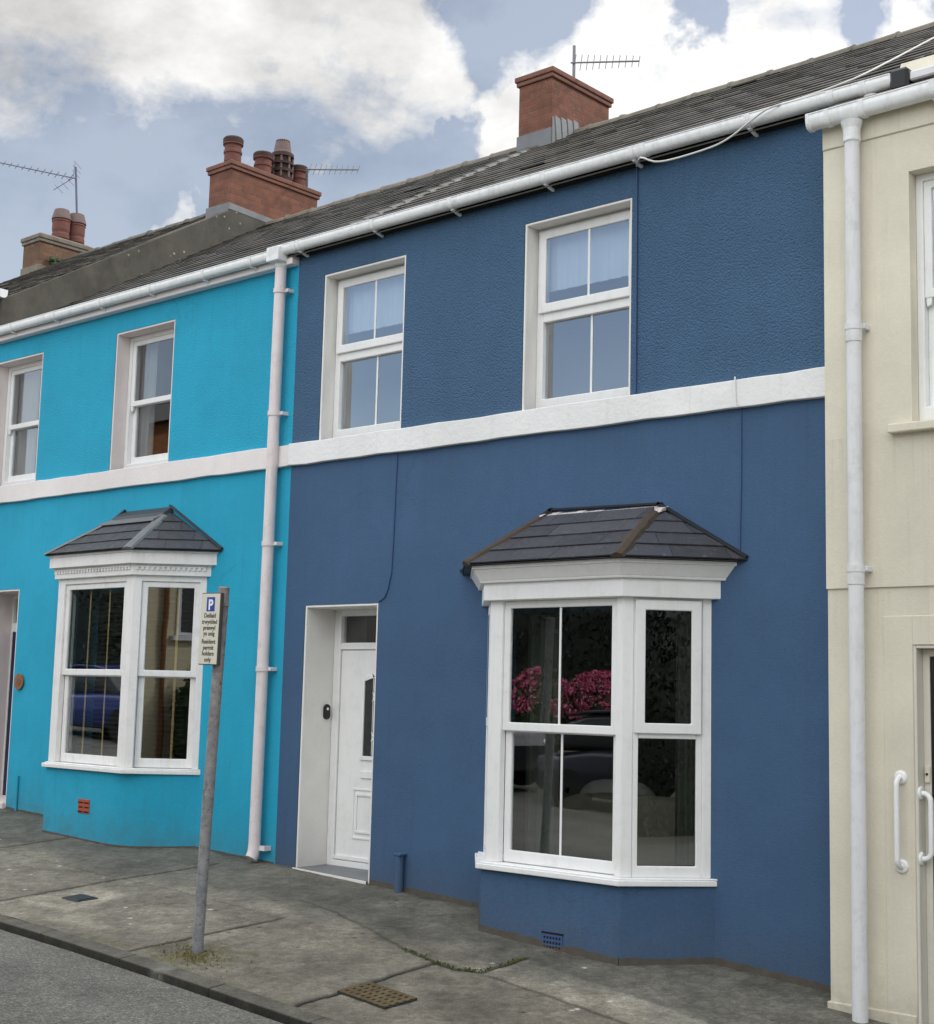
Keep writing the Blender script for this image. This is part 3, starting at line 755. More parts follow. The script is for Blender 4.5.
def bay_window(house, x0, x1, x2, x3, d, zg, zs, zh, zf, ze, zt, wall_mat, tim, style, hipmat, topx, roof_oh, label):
    glz = M['glass_bay']
    """zg foot, zs top of sill, zh head of lights, zf bottom of upper moulding, ze eaves, zt roof top at the wall"""
    mb = MB(); pp = off_poly(x0, x1, x2, x3, d, 0)
    if style != 'casement': pp = fillet(pp, .5)
    mb.zprism(pp, zg, zs - .05)
    bay = mb.build('bay_window', wall_mat, house, bevel=.012 if style == 'casement' else 0, seg=2); bay['label'] = label
    mb = MB(); pts = off_poly(x0, x1, x2, x3, d, .045); pts[0].y = pts[3].y = -.001; pts[3].x -= .06; pts[0].x += .03
    mb.zprism(pts, zs - .05, zs - .012); mb.zprism(off_poly(x0, x1, x2, x3, d, .015), zs - .012, zs)
    mb.build('sill', tim, bay, bevel=.006, seg=2)
    P = off_poly(x0, x1, x2, x3, d, -.025 if style == 'casement' else -.01)
    faces = []
    for i in range(3):
        a, b = P[i], P[i + 1]; faces.append((PL(a, b - a), (b - a).length))
    # corner posts and head
    mb = MB()
    fp, fl = faces[1]
    cw, cr_ = (.118, .055) if style == 'casement' else (.115, .125)
    for i, (pl, L) in enumerate(faces):
        l0 = .0 if i == 0 else 0; 
        if i == 1: pl.box(mb, 0, cw, zs, zh + .058, -.06, 0); pl.box(mb, L - cr_, L, zs, zh + .058, -.06, 0)
        if i == 0: pl.box(mb, L - .075, L - .001, zs, zh + .06, -.055, -.001); pl.box(mb, .02, .09, zs, zh + .06, -.055, -.001)
        if i == 2: pl.box(mb, .001, .075, zs, zh + .06, -.055, -.001); pl.box(mb, L - .09, L - .02, zs, zh + .06, -.055, -.001)
        pl.box(mb, .05, L - .05, zh, zh + .059, -.05, -.002)
    mb.build('frame', tim, bay, bevel=.006, seg=2)
    for i, (pl, L) in enumerate(faces):
        a0, a1 = (cw, L - cr_) if i == 1 else (.075, L - .09) if i == 2 else (.09, L - .075)
        zm = zs + (zh - zs) * (.516 if style == 'casement' else .505)
        if style == 'casement' and i != 1:
            s = MB(); pl.ring(s, a0, a1, zs, zh, -.055, -.006, .038, wb=.075); pl.box(s, a0 + .038, a1 - .038, zm - .045, zm, -.055, -.006)
            s.build('sash', tim, bay, bevel=.006, seg=2)
            g = MB(); pl.box(g, a0 + .036, a1 - .036, zs + .073, zm - .043, -.036, -.032); g.build('pane', M['glass_bay'], bay)
            s = MB(); pl.ring(s, a0 + .008, a1 - .008, zm - .012, zh - .012, -.004, .020 if i == 2 else .004, .07)
            s.build('sash', tim, bay, bevel=.007, seg=2)
            g = MB(); pl.box(g, a0 + .076, a1 - .076, zm + .056, zh - .08, .000, .004); g.build('pane', M['glass_bay'], bay)
            gk = MB(); pl.ring(gk, a0 + .036, a1 - .036, zs + .073, zm - .043, -.0318, -.030, .007); gk.build('gasket', M['black'], bay)
        else:
            up, lo = (-.02, -.058); glz = M['glass_mirror'] if (style != 'casement' and i == 2) else M['glass_bay']
            w = .055
            s = MB(); pl.ring(s, a0, a1, zm - .03, zh - .001, up - .035, up, w, wb=.06, wt=.052)
            s.build('sash', tim, bay, bevel=.006, seg=2)
            g = MB(); pl.box(g, a0 + w - .002, a1 - w + .002, zm + .028, zh - w + .002, up - .02, up - .016); g.build('pane', glz, bay)
            s = MB(); pl.ring(s, a0, a1, zs + .004, zm + .02, lo - .035, lo, w + .004, wb=.085)
            s.build('sash', tim, bay, bevel=.006, seg=2)
            g = MB(); pl.box(g, a0 + w, a1 - w, zs + .086, zm - .038, lo - .02, lo - .016); g.build('pane', glz, bay)
            if style == 'casement':
                m = (a0 + a1) / 2
                for (b, t, c) in ((zm + .028, zh - w, up - .0155), (zs + .088, zm - .038, lo - .0155)):
                    gb = MB(); pl.box(gb, m - .009, m + .009, b, t, c, c + .006); gb.build('glazing_bar', M['upvc'], bay, bevel=.002)
    # entablature: frieze, dentil course, cornice
    mb = MB()
    mb.zprism(off_poly(x0, x1, x2, x3, d, .028), zh + (.003 if style == 'casement' else .055), zf)
    fr = mb.build('frieze', tim, bay, bevel=.004)
    mb = MB()
    if style == 'casement':
        steps = [(.03, .03, zf - .012, zf), (.055, .062, zf, zf + .018), (.062, .112, zf + .018, ze - .03), (.122, .122, ze - .03, ze - .002)]
    else:
        steps = [(.035, .045, zf, zf + .014), (.080, .080, zf + .014, ze - .022), (.088, .096, ze - .022, ze - .002)]
    for e, e2, a, b in steps: mb.zloft(off_poly(x0, x1, x2, x3, d, e), a, off_poly(x0, x1, x2, x3, d, e2), b)
    mb.build('cornice', tim, bay, bevel=.004, seg=2)
    if style != 'casement':
        Q = off_poly(x0, x1, x2, x3, d, .02)
        for i in range(3):
            pl = PL(Q[i], Q[i + 1] - Q[i]); L = (Q[i + 1] - Q[i]).length; a = .03; pts = [pl.p(.012, zf - .0385, .001), pl.p(.012, zf - .002, .001)]
            pts = []; zt_, zb_ = zf - .002, zf - .040      # one comb shaped strip per face
            while a + .03 < L - .02:
                pts += [pl.p(a, zt_ - .012, .0006), pl.p(a, zb_, .0006), pl.p(a + .026, zb_, .0006), pl.p(a + .026, zt_ - .012, .0006)]; a += .048
            pts += [pl.p(a - .022, zt_, .0006), pl.p(.03, zt_, .0006)]
            mb = MB(); mb.prism(pts, tuple(pl.n * .022)); mb.build('dentils', tim, bay)
    # hipped slate roof
    E = off_poly(x0, x1, x2, x3, d, roof_oh)
    E = [Vector((p.x, p.y if 0 < i < 3 else .0, ze)) for i, p in enumerate(E)]
    tl = .022 if style == 'casement' else 0
    T = [Vector((topx[0], -.015, zt)), Vector((topx[1], -.015, zt - tl))]
    H = [Vector((topx[0] - .02, -.075, zt - .035)), Vector((topx[1] + .02, -.075, zt - .035 - tl))]
    tri = [(E[0], E[1], H[0], T[0] + Vector((-.02, .01, -.0))), (E[1], E[2], H[1], H[0]), (E[2], E[3], T[1] + Vector((.02, .01, 0)), H[1])]
    mb = MB(); nc = 4 if style == 'casement' else 4
    rnd = random.Random(int(x0 * 100) + 5)
    for fi, (b0, b1, t1, t0) in enumerate(tri):
        eu = (b1 - b0).normalized(); nn = eu.cross((t0 - b0)).normalized()
        if nn.z < 0: nn = -nn
        for k in range(nc):
            f0, f1 = k / nc, min(1.0, (k + 1.12) / nc)
            A0, A1 = b0.lerp(t0, f0), b1.lerp(t1, f0); B0, B1 = b0.lerp(t0, f1), b1.lerp(t1, f1)
            a0, a1 = (A0 - b0).dot(eu), (A1 - b0).dot(eu); c0, c1 = (B0 - b0).dot(eu), (B1 - b0).dot(eu)
            w = (.40 if style == 'casement' else .34); j = -w * (0.5 if k % 2 else 1) + rnd.uniform(-.03, .03) + min(a0, c0)
            perpA = A0 - b0 - eu * a0; perpB = B0 - b0 - eu * c0
            while j < max(a1, c1):
                p0, p1 = max(j, a0), min(j + w, a1); q0, q1 = max(j, c0), min(j + w, c1)
                if p1 - p0 > .004 or q1 - q0 > .004:
                    if p1 < p0: p0 = p1 = (a0 if j + w < a0 else a1) if False else min(max(j, a0), a1)
                    if q1 < q0: q0 = q1 = min(max(j, c0), c1)
                    t = rnd.uniform(0, .003); g = .0015
                    lo0, lo1 = b0 + eu * (p0 + g) + perpA, b0 + eu * (max(p1 - g, p0 + g)) + perpA
                    hi0, hi1 = b0 + eu * (q0 + g) + perpB, b0 + eu * (max(q1 - g, q0 + g)) + perpB
                    mb.hexa([lo0 + nn * (.010 + t), lo1 + nn * (.010 + t), hi1 + nn * .002, hi0 + nn * .002],
                            [lo0 + nn * (.020 + t), lo1 + nn * (.020 + t), hi1 + nn * .010, hi0 + nn * .010])
                j += w
    # boarding beneath
    ev = [tuple(p) for p in E] + [tuple(T[1] + Vector((.02, .01, -.004))), tuple(H[1] - Vector((0, 0, .004))), tuple(H[0] - Vector((0, 0, .004))), tuple(T[0] + Vector((-.02, .01, -.004)))]
    mb.add(ev, [(0, 1, 6, 7), (1, 2, 5, 6), (2, 3, 4, 5), (4, 7, 6, 5), (3, 2, 1, 0)])
    rf = mb.build('roof', M['slate_bay'], bay)
    if style != 'casement': rf['label'] = 'small hipped slate roof with a grey lead hip'
    for i, (a, b) in enumerate(((E[1], H[0]), (E[2], H[1]))):
        mb = MB(); u = (b - a).normalized(); side = u.cross(Vector((0, 0, 1))).normalized(); up = side.cross(u).normalized()
        w = .042 if style == 'casement' else .05; hh = .030 if style == 'casement' else .020
        n = 9; vs = []
        for k in range(n + 1):
            c = a.lerp(b, (k / n) * .93) + up * .006; jj = rnd.uniform(-.006, .006)
            for sx, sz in ((-1.25, -.35), (-.9, .55 + jj * 9), (0, 1 + jj * 10), (.9, .55 - jj * 9), (1.25, -.35)):
                vs.append(c + side * (w * sx + jj) + up * (hh * sz))
        fs = [(k * 5 + q, k * 5 + q + 1, (k + 1) * 5 + q + 1, (k + 1) * 5 + q) for k in range(n) for q in range(4)] + [(0, 1, 2, 3, 4), tuple(n * 5 + q for q in (4, 3, 2, 1, 0))]
        mb.add(vs, fs)
        mb.build('hip', hipmat, bay)
    mb = MB()
    if style == 'casement':
        n = 14; rnd = random.Random(3)
        for k in range(n):
            xa = H[0].x - .06 + (H[1].x - H[0].x + .12) * k / n; xb = H[0].x - .06 + (H[1].x - H[0].x + .12) * (k + 1) / n + .004
            zt_ = zt; zt = zt_ - tl * k / n
            z1 = zt + .008 + rnd.uniform(-.006, .008)
            mb.hexa([(xa, -.095 - rnd.uniform(0, .02), zt - .052), (xb, -.095 - rnd.uniform(0, .02), zt - .052), (xb, .004, zt - .02), (xa, .004, zt - .02)],
                    [(xa, -.075, zt - .022), (xb, -.075, zt - .022), (xb, .004, z1), (xa, .004, z1)]); zt = zt_
        mb.build('flashing', M['lichen_white'], bay)
        mb = MB(); mb.prism([(H[0].x - .02, -.03, zt + .018), (H[1].x + .02, -.03, zt + .018 - tl), (H[1].x + .02, -.03, zt + .032 - tl), (H[0].x - .02, -.03, zt + .032)], (0, .034, 0)); mb.build('flashing', M['black'], bay)
        mb = MB()
        for i, (ex, s) in enumerate(((E[0], -1), (E[3], 1))):
            t = T[0] if i == 0 else T[1]
            mb = MB(); a = Vector((ex.x, -.0, ze + .02)); b = Vector((t.x, -.0, t.z + .024))
            u = (b - a).normalized(); up = Vector((-u.z, 0, u.x)); up = up if up.z > 0 else -up
            mb.prism([a, b, b + up * .018, a + up * .018], (0, -.03, 0)); mb.build('flashing', M['black'], bay)
    else:
        mb.hexa([(H[0].x - .05, -.16, zt - .09), (H[1].x + .04, -.16, zt - .085), (H[1].x + .03, .004, zt - .02), (H[0].x - .04, .004, zt - .02)],
                [(H[0].x - .02, -.11, zt - .02), (H[1].x + .02, -.11, zt - .02), (H[1].x + .0, .004, zt + .05), (H[0].x - .0, .004, zt + .05)])
        mb.build('flashing', M['lead_dark'], bay, bevel=.006)
        mb = MB(); mb.hexa([(H[0].x - .10, -.235, zt - .115), (H[1].x + .03, -.235, zt - .115), (H[1].x + .03, -.15, zt - .07), (H[0].x - .06, -.15, zt - .07)],
                           [(H[0].x - .10, -.230, zt - .095), (H[1].x + .03, -.230, zt - .095), (H[1].x + .03, -.15, zt - .058), (H[0].x - .06, -.15, zt - .058)])
        mb.build('flashing', M['lead'], bay)
        mb = MB()
        for i, (ex, t) in enumerate(((E[0], T[0]), (E[3], T[1]))):
            mb = MB(); a = Vector((ex.x, -.0, ze + .02)); b = Vector((t.x, -.0, zt + .05))
            u = (b - a).normalized(); up = Vector((-u.z, 0, u.x)); up = up if up.z > 0 else -up
            mb.prism([a, b, b + up * .016, a + up * .016], (0, -.03, 0)); mb.build('flashing', M['lead_dark'], bay)
    return bay

def foot_strip(house, pts, h, name='plinth', proud=.006, seed=1):
    """bare unpainted band where the wall meets the paving, with a ragged upper edge"""
    rnd = random.Random(seed); mb = MB()
    for (a, b) in zip(pts[:-1], pts[1:]):
        a = Vector(a); b = Vector(b); L = (b - a).length; n = max(1, int(L / .05)); u = (b - a) / L; nn = Vector((u.y, -u.x))
        hs = [h * rnd.uniform(.85, 1.12) for _ in range(n + 1)]
        for k in range(n):
            p, q = a + u * (L * k / n), a + u * (L * (k + 1) / n)
            po, qo = p + nn * (proud + .02), q + nn * (proud + .02); pt, qt = p + nn * proud, q + nn * proud
            g0, g1 = ground(p.x, p.y), ground(q.x, q.y)
            mb.hexa([(po.x, po.y, g0 - .15), (qo.x, qo.y, g1 - .15), (q.x - nn.x * .02, q.y - nn.y * .02, g1 - .15), (p.x - nn.x * .02, p.y - nn.y * .02, g0 - .15)],
                    [(pt.x, pt.y, g0 + hs[k]), (qt.x, qt.y, g1 + hs[k + 1]), (q.x - nn.x * .02, q.y - nn.y * .02, g1 + hs[k + 1]), (p.x - nn.x * .02, p.y - nn.y * .02, g0 + hs[k])])
    return mb.build(name, M['stone_plinth'], house)

def interior(house, x0, x1, zb, zm, zt, y0=.36, y1=3.2):
    mb = MB()
    for (a, b) in ((zb, zm), (zm + .02, zt)):
        mb.poly([(x0, y1, a), (x1, y1, a), (x1, y1, b), (x0, y1, b)])
        mb.poly([(x0, y0, a), (x0, y1, a), (x0, y1, b), (x0, y0, b)])
        mb.poly([(x1, y1, a), (x1, y0, a), (x1, y0, b), (x1, y1, b)])
        mb.poly([(x0, y0, a), (x1, y0, a), (x1, y1, a), (x0, y1, a)])
        mb.poly([(x0, y1, b), (x1, y1, b), (x1, y0, b), (x0, y0, b)])
    return mb.build('interior', M['interior'], house)

def band(house, x0, x1, z0, z1, mat, y=-.045, seed=1):
    rnd = random.Random(seed); n = max(4, int((x1 - x0) / .22)); P = [x0 + (x1 - x0) * k / n for k in range(n + 1)]
    mb = MB(); vs = []
    for x in P:
        a, b, c = (rnd.uniform(-.005, .005) for _ in range(3))
        vs += [(x, .01, z0 + a), (x, y + c * .4, z0 + a), (x, y + c * .4 + .004, z1 + b), (x, .01, z1 + b + .012)]
    fs = [(i * 4 + k, i * 4 + (k + 1) % 4, (i + 1) * 4 + (k + 1) % 4, (i + 1) * 4 + k) for i in range(n) for k in range(4)]
    fs += [(3, 2, 1, 0), (n * 4, n * 4 + 1, n * 4 + 2, n * 4 + 3)]
    mb.add(vs, fs); return mb.build('string_course', mat, house, bevel=.006, seg=2)

def curtain(name, label, x0, x1, y, z0, z1, mat, amp=.035, waves=7, cat='curtain'):
    mb = MB(); n = waves * 8; vs = []
    for k in range(n + 1):
        x = x0 + (x1 - x0) * k / n; yy = y + amp * math.sin(2 * math.pi * k / 8) + amp * .4 * math.sin(k * .61)
        vs += [(x, yy, z0), (x, yy * 1.0, z1)]
    mb.add(vs, [(2 * k, 2 * k + 2, 2 * k + 3, 2 * k + 1) for k in range(n)], True)
    o = mb.build(name, mat, loc=((x0 + x1) / 2, y, z0)); return tag(o, label, cat)

def chimney(house, x0, x1, y0, y1, z0, z1, mat, capmat, cap=.13, over=.04):
    mb = MB(); mb.box(x0, x1, y0, y1, z0, z1 - cap)
    ch = mb.build('chimney', mat, house, bevel=.006)
    mb = MB(); mb.box(x0 - over * .6, x1 + over * .6, y0 - over * .6, y1 + over * .6, z1 - cap, z1 - cap * .62)
    mb.box(x0 - over, x1 + over, y0 - over, y1 + over, z1 - cap * .62, z1 - .02)
    mb.hexa([(x0 - over * .7, y0 - over * .7, z1 - .02), (x1 + over * .7, y0 - over * .7, z1 - .02), (x1 + over * .7, y1 + over * .7, z1 - .02), (x0 - over * .7, y1 + over * .7, z1 - .02)],
            [(x0 + .05, y0 + .05, z1 + .02), (x1 - .05, y0 + .05, z1 + .02), (x1 - .05, y1 - .05, z1 + .02), (x0 + .05, y1 - .05, z1 + .02)])
    mb.build('cap', capmat, ch, bevel=.01, seg=2)
    return ch

# ================================================================== BLUE HOUSE
X0, X1 = 0.0, 5.42
WL, WR, HB, ZB = (.349, 1.359), (2.662, 3.689), 5.209, 3.70
DB = (.262, 1.160, -.25, 2.255)
BX = (2.34, 2.775, 3.985, 4.42); BD = .48
house = thing('terraced_house', 'mid blue rendered two storey terraced house with white string course and white bay window', 'house', (2.6, 0, 0))
BAYH = (BX[0] + .12, BX[3] - .12, .33, 2.15)
mb = MB(); facade(mb, X0, X1, -.7, 3.52, [DB, BAYH]); mb.build('lower_wall', M['blue_smooth'], house)
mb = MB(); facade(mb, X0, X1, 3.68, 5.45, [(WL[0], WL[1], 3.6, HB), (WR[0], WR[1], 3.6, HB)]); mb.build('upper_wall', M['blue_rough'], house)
mb = MB(); mb.box(X0 + .01, X1 - .01, 7.4, 7.7, -.7, 5.5); mb.build('rear_wall', M['blue_smooth'], house)
band(house, X0 - .0, X1 + .01, 3.506, 3.70, M['white_band'], seed=2)
for (a, b), l in ((WL, 'upstairs window with a half drawn white blind, above the front door'), (WR, 'upstairs window with a half drawn white blind, above the bay')):
    reveals(house, a, b, 3.69, HB, M['reveal_white'], .30)
    sash_window(house, a + .022, b - .018, 3.705, HB - .022, .145, M['upvc'], 'casement', 4.535, l)
interior(house, .15, 5.25, -.1, 2.5, 5.3)
interior_h = None
slates(house, 0.0, 5.42, 0, SLEN, 0, M['slate'], 11, sag=.007)
ridge(house, 0.0, 5.42, 0, M['mortar'], 12)
gutter(house, -.12, 5.80, -.055, 5.442, M['gutter'], r=.051, h=.088, brackets=[.13, 1.08, 1.98, 2.95, 3.78, 4.75], caps='r')
def joint(par, xa, xb, y, z, h, r=.058):
    mb = MB(); pr = []
    for k in range(13):
        a = math.pi * k / 12; ca = math.cos(a); pr.append((y - r + (r + .006) * math.copysign(abs(ca) ** .72, ca), z + h + .004 - (h + .002) * max(0, math.sin(a)) ** .62))
    mb.prism([(xa, q[0], q[1]) for q in pr], (xb - xa, 0, 0)); return mb.build('gutter_joint', M['gutter'], par, bevel=.002)
for xa, xb in ((3.82, 3.90), (.02, .10), (5.35, 5.40), (5.58, 5.63)): joint(house, xa, xb, -.055, 5.442, .088, .051)
mb = MB(); mb.lathe((5.66, -.112, 5.34), [(.035, 0), (.04, .02), (.055, .09)], 18); mb.build('outlet', M['gutter'], house)
mb = MB(); mb.box(0.01, 5.40, -.052, .004, 5.43, 5.47); mb.build('fascia', M['void'], house)  # near-black strip standing in for the shadow line under the gutter
# door
mb = MB()
reveals(house, DB[0], DB[1], -.12, DB[3], M['reveal_white'], .35, sides='lrt')
P = PL((0, .335, 0), (1, 0))
D0, D1 = .285, 1.36
mb = MB(); P.ring(mb, D0, D1, .02, 2.235, -.07, 0, .085, wt=.055, wb=.06); P.box(mb, D0 + .085, D1 - .085, 1.885, 1.945, -.07, 0)
df = mb.build('door_frame', M['upvc'], house, bevel=.006, seg=2)
mb = MB(); P.box(mb, D0 + .083, D1 - .083, 1.943, 2.182, -.04, -.036); mb.build('transom_pane', M['glass'], df)
mb = MB(); L0, L1 = D0 + .092, D1 - .092
P.box(mb, L0, L1, .085, 1.88, -.062, -.014)
door = mb.build('door', M['upvc'], house, bevel=.006, seg=2)
c = (L0 + L1) / 2 + .0
def arch(x0, x1, z0, z1, rise, n=12):
    pts = [(x0, z0), (x1, z0), (x1, z1 - rise)]
    for k in range(1, n): 
        a = k / n; pts.append((x1 + (x0 - x1) * a, z1 - rise + rise * math.sin(math.pi * a)))
    return pts + [(x0, z1 - rise)]
def arch_ring(mb, pts, w, c0, c1, cx, cz):
    inner = [(p[0] + (w if p[0] < cx else -w), p[1] + (w if p[1] < cz else -w)) for p in pts]
    n = len(pts)
    for k in range(n):
        j = (k + 1) % n
        a, b, ci, di = pts[k], pts[j], inner[j], inner[k]
        mb.hexa([P.p(*a, c0), P.p(*b, c0), P.p(*ci, c0), P.p(*di, c0)], [P.p(*a, c1), P.p(*b, c1), P.p(*ci, c1), P.p(*di, c1)])
ga = arch(.655, .985, .94, 1.68, .035)
mb = MB(); arch_ring(mb, ga, .035, -.0135, .004, .82, 1.3)
P.ring(mb, .575, 1.065, .27, .70, -.0138, -.006, .02)
P.ring(mb, .615, 1.025, .32, .655, -.0138, -.003, .022)
P.box(mb, L0, L1, .085, .12, -.0138, .004)
mb.build('moulding', M['upvc'], door, bevel=.004, seg=2)
mb = MB(); mb.prism([P.p(q[0], q[1], -.0115) for q in arch(.685, .955, .97, 1.65, .03)], tuple(P.n * .004)); mb.build('pane', M['glass_frost'], door)
mb = MB()
for zc in (1.14, 1.48):
    for k in range(4):
        aa = math.pi / 4 + k * math.pi / 2
        mb.prism([P.p(.82 + .055 * math.cos(aa + t) * (1 if t == 0 else .35), zc + .055 * math.sin(aa + t) * (1 if t == 0 else .35), -.0072) for t in (-.7, 0, .7)], tuple(P.n * .003))
mb.box(.795, .845, .3415, .3445, 1.0, 1.62) if False else P.box(mb, .79, .795, .98, 1.66, -.0072, -.004)
P.box(mb, .845, .85, .98, 1.66, -.0072, -.004)
mb.build('leading', M['upvc'], door)
mb = MB(); P.box(mb, .67, .97, .785, .85, -.0138, .002); lb = mb.build('letter_box', M['upvc'], door, bevel=.006, seg=2)
mb = MB(); P.box(mb, L1 - .06, L1 - .02, .95, 1.2, -.0138, .003); P.box(mb, L1 - .16, L1 - .03, 1.06, 1.085, .01, .03); mb.build('handle', M['alloy'], door, bevel=.005, seg=2)
mb = MB(); mb.hexa([(DB[0] + .021, -.03, zw(.26) - .2), (DB[1] - .021, -.03, zw(1.16) - .2), (DB[1] - .021, .34, -.2), (DB[0] + .021, .34, -.2)],
                   [(DB[0] + .021, -.03, zw(.26) + .006), (DB[1] - .021, -.03, zw(1.16) + .015), (DB[1] - .021, .34, .032), (DB[0] + .021, .34, .03)])
mb.build('doorstep', M['lead'], house, bevel=.008, seg=2)
mb = MB(); xa, xb = DB[0] + .003, DB[1] - .003; mb.hexa([(xa, -.040, zw(xa) - .1), (xb, -.040, zw(xb) - .1), (xb, -.0305, zw(xb) - .1), (xa, -.0305, zw(xa) - .1)], [(xa, -.040, zw(xa) + .008), (xb, -.040, zw(xb) + .018), (xb, -.0305, zw(xb) + .018), (xa, -.0305, zw(xa) + .008)]); mb.build('step_edge', M['reveal_white'], house, bevel=.003)
mb = MB(); J = DB[0] + .02
mb.prism([(J, .235 + .037 + .037 * math.cos(a), (1.37 if math.sin(a) > 0 else 1.31) - .0 + .037 * math.sin(a)) for a in [2 * math.pi * k / 20 for k in range(20)]], (.02, 0, 0))
bell = mb.build('doorbell', M['black'], house, bevel=.005, seg=2)
mb = MB(); mb.lathe((J + .02, .272, 1.365), [(.012, 0), (.012, .003)], 16, 'x'); mb.build('button', M['sign_white'], bell)
# bay, cables, vents, foot
bay_window(house, *BX, BD, -.7, .335, 2.197, 2.325, 2.452, 2.888, M['blue_smooth'], M['upvc'], 'casement', M['hip_brown'], (3.0, 3.945), .17,
           'white three sided bay window under a hipped slate roof, blue plinth')
mb = MB(); mb.box(3.345, 3.52, -.488, -.47, -.20, -.095)
av = mb.build('air_brick', M['blue_vent'], house, bevel=.003)
mb = MB()
for r in range(3):
    for k in range(6): mb.box(3.36 + k * .026, 3.375 + k * .026, -.4895, -.478, -.19 + r * .032, -.174 + r * .032)
mb.box(3.34, 3.525, -.4895, -.478, -.0935, -.083)
mb.build('vent_slots', M['void'], av)
mb = MB(); mb.tube([(1.535, -.042, -.2), (1.535, -.042, .235)], .036, 16); mb.box(1.495, 1.575, -.082, .01, .235, .255); mb.build('stub_pipe', M['blue_smooth'], house, bevel=.004)
foot_strip(house, [(1.17, 0), (2.335, 0)], .036, seed=3)
Q = off_poly(*BX, BD, 0)
foot_strip(house, [(2.34, 0)] + [tuple(Q[1]), tuple(Q[2])] + [(4.42, 0), (5.40, 0)], .044, seed=5)
def wall_cable(pts, mat, r=.006):
    mb = MB(); mb.tube(pts, r, 8); return mb.build('wall_cable', mat, house)
wall_cable([(1.335, -.006, 3.5), (1.325, -.006, 3.2), (1.322, -.007, 3.0), (1.318, -.006, 2.8), (1.312, -.007, 2.65), (1.305, -.006, 2.5), (1.27, -.007, 2.36), (1.235, -.006, 2.30), (1.17, -.006, 2.268)], M['cable_blue'])
wall_cable([(4.62, -.006, 3.5), (4.62, -.006, 3.0), (4.612, -.006, 2.7), (4.61, -.006, 2.50)], M['cable_blue'])
wall_cable([(4.60, -.052, 3.72), (4.605, -.054, 3.60), (4.612, -.052, 3.505)], M['white_band'])
wall_cable([(3.735, -.010, 5.44), (3.738, -.010, 4.8), (3.74, -.010, 4.2), (3.742, -.010, 3.71)], M['cable_blue'], .009)
# chimney over the party wall
ch = chimney(house, -.25, .22, 3.36, 4.42, 7.2, 8.41, M['brick'], M['brick_cap'], cap=.13)
mb = MB(); mb.box(-.262, .232, 3.345, 4.43, 7.25, 7.70); mb.box(.233, .245, 3.35, 3.9, 7.4, 7.82)
for k in range(4): mb.hexa([(.246, 3.42 + k * .11, 7.45), (.262, 3.43 + k * .11, 7.45), (.262, 3.52 + k * .11, 7.47), (.246, 3.51 + k * .11, 7.47)],
                            [(.246, 3.38 + k * .11, 7.84 + k * .02), (.252, 3.385 + k * .11, 7.84 + k * .02), (.252, 3.475 + k * .11, 7.83 + k * .02), (.246, 3.47 + k * .11, 7.83 + k * .02)])
mb.build('flashing', M['lead'], ch, bevel=.004)
mb = MB(); mb.lathe((0, 3.88, 8.42), [(.075, 0), (.07, .06), (.06, .10)], 16); mb.build('chimney_pot', M['brick_cap'], ch)
# raised seam of lighter slates over the party wall
rnd = random.Random(9); mb = MB()
b = Vector((0, -.095, roofz(-.095))); vs = []
for k in range(22):
    for s_, h_ in ((k * .205, .040), ((k + 1) * .205 - .002, .028)):
        q = b + UPS * s_ + NRM * h_
        vs += [(-.17, q.y, q.z - .03), (-.16, q.y, q.z), (.0, q.y, q.z + .012), (.05, q.y, q.z), (.06, q.y, q.z - .03)]
mb.add(vs, [(i * 5 + j, i * 5 + j + 1, (i + 1) * 5 + j + 1, (i + 1) * 5 + j) for i in range(43) for j in range(4)])
mb.build('party_seam', M['seam'], house)

# blinds in the upstairs windows
for (a, b), l in ((WL, 'white half drawn blind with fringed hem, in the upstairs window over the blue door'), (WR, 'white half drawn blind with fringed hem, in the upstairs window over the blue bay')):
    mb = MB(); n = 120; vs = []
    for k in range(n + 1):
        x = a + .06 + (b - a - .12) * k / n; y = .235 + .004 * math.sin(k * .37) + .003 * math.sin(k * .83 + 1)
        vs += [(x, y, 4.70 + (.005 if k % 2 else -.005)), (x, y - .004 * (k % 2), 4.76), (x, y, 5.19)]
    mb.add(vs, [(3 * k + j, 3 * k + 3 + j, 3 * k + 4 + j, 3 * k + 1 + j) for k in range(n) for j in (0, 1)], True)
    tag(mb.build('window_blind', M['net'], loc=((a + b) / 2, .3, 4.7)), l, 'blind')
curtain('curtain', 'grey green curtain gathered at the left side of the blue house bay', 2.86, 3.16, -.10, .36, 2.12, M['curtain_green'], .03, 4)
curtain('curtain', 'pale curtain gathered at the right side of the blue house bay', 4.02, 4.18, .12, .36, 2.12, M['curtain_green'], .025, 3)
sofa = thing('sofa', 'cream sofa with rounded cushions seen dimly through the panes of the blue bay', 'sofa', (3.45, 1.0, -.1))
mb = MB(); mb.blob((3.45, 1.05, .10), (.95, .42, .24), 1, .0, 28, 12, 5); mb.build('seat', M['sofa'], sofa)
mb = MB(); mb.blob((3.45, .66, .38), (.95, .15, .42), 2, .0, 28, 12, 4); mb.build('backrest', M['sofa'], sofa)
for xx in (2.50, 4.40):
    mb = MB(); mb.blob((xx, 1.02, .25), (.15, .46, .34), 3, .0, 20, 12, 4); mb.build('arm', M['sofa'], sofa)
for xx in (3.0, 3.84):
    mb = MB(); mb.blob((xx, .86, .62), (.36, .13, .27), 4, .0, 24, 12, 3); mb.build('cushion', M['curtain'], sofa)

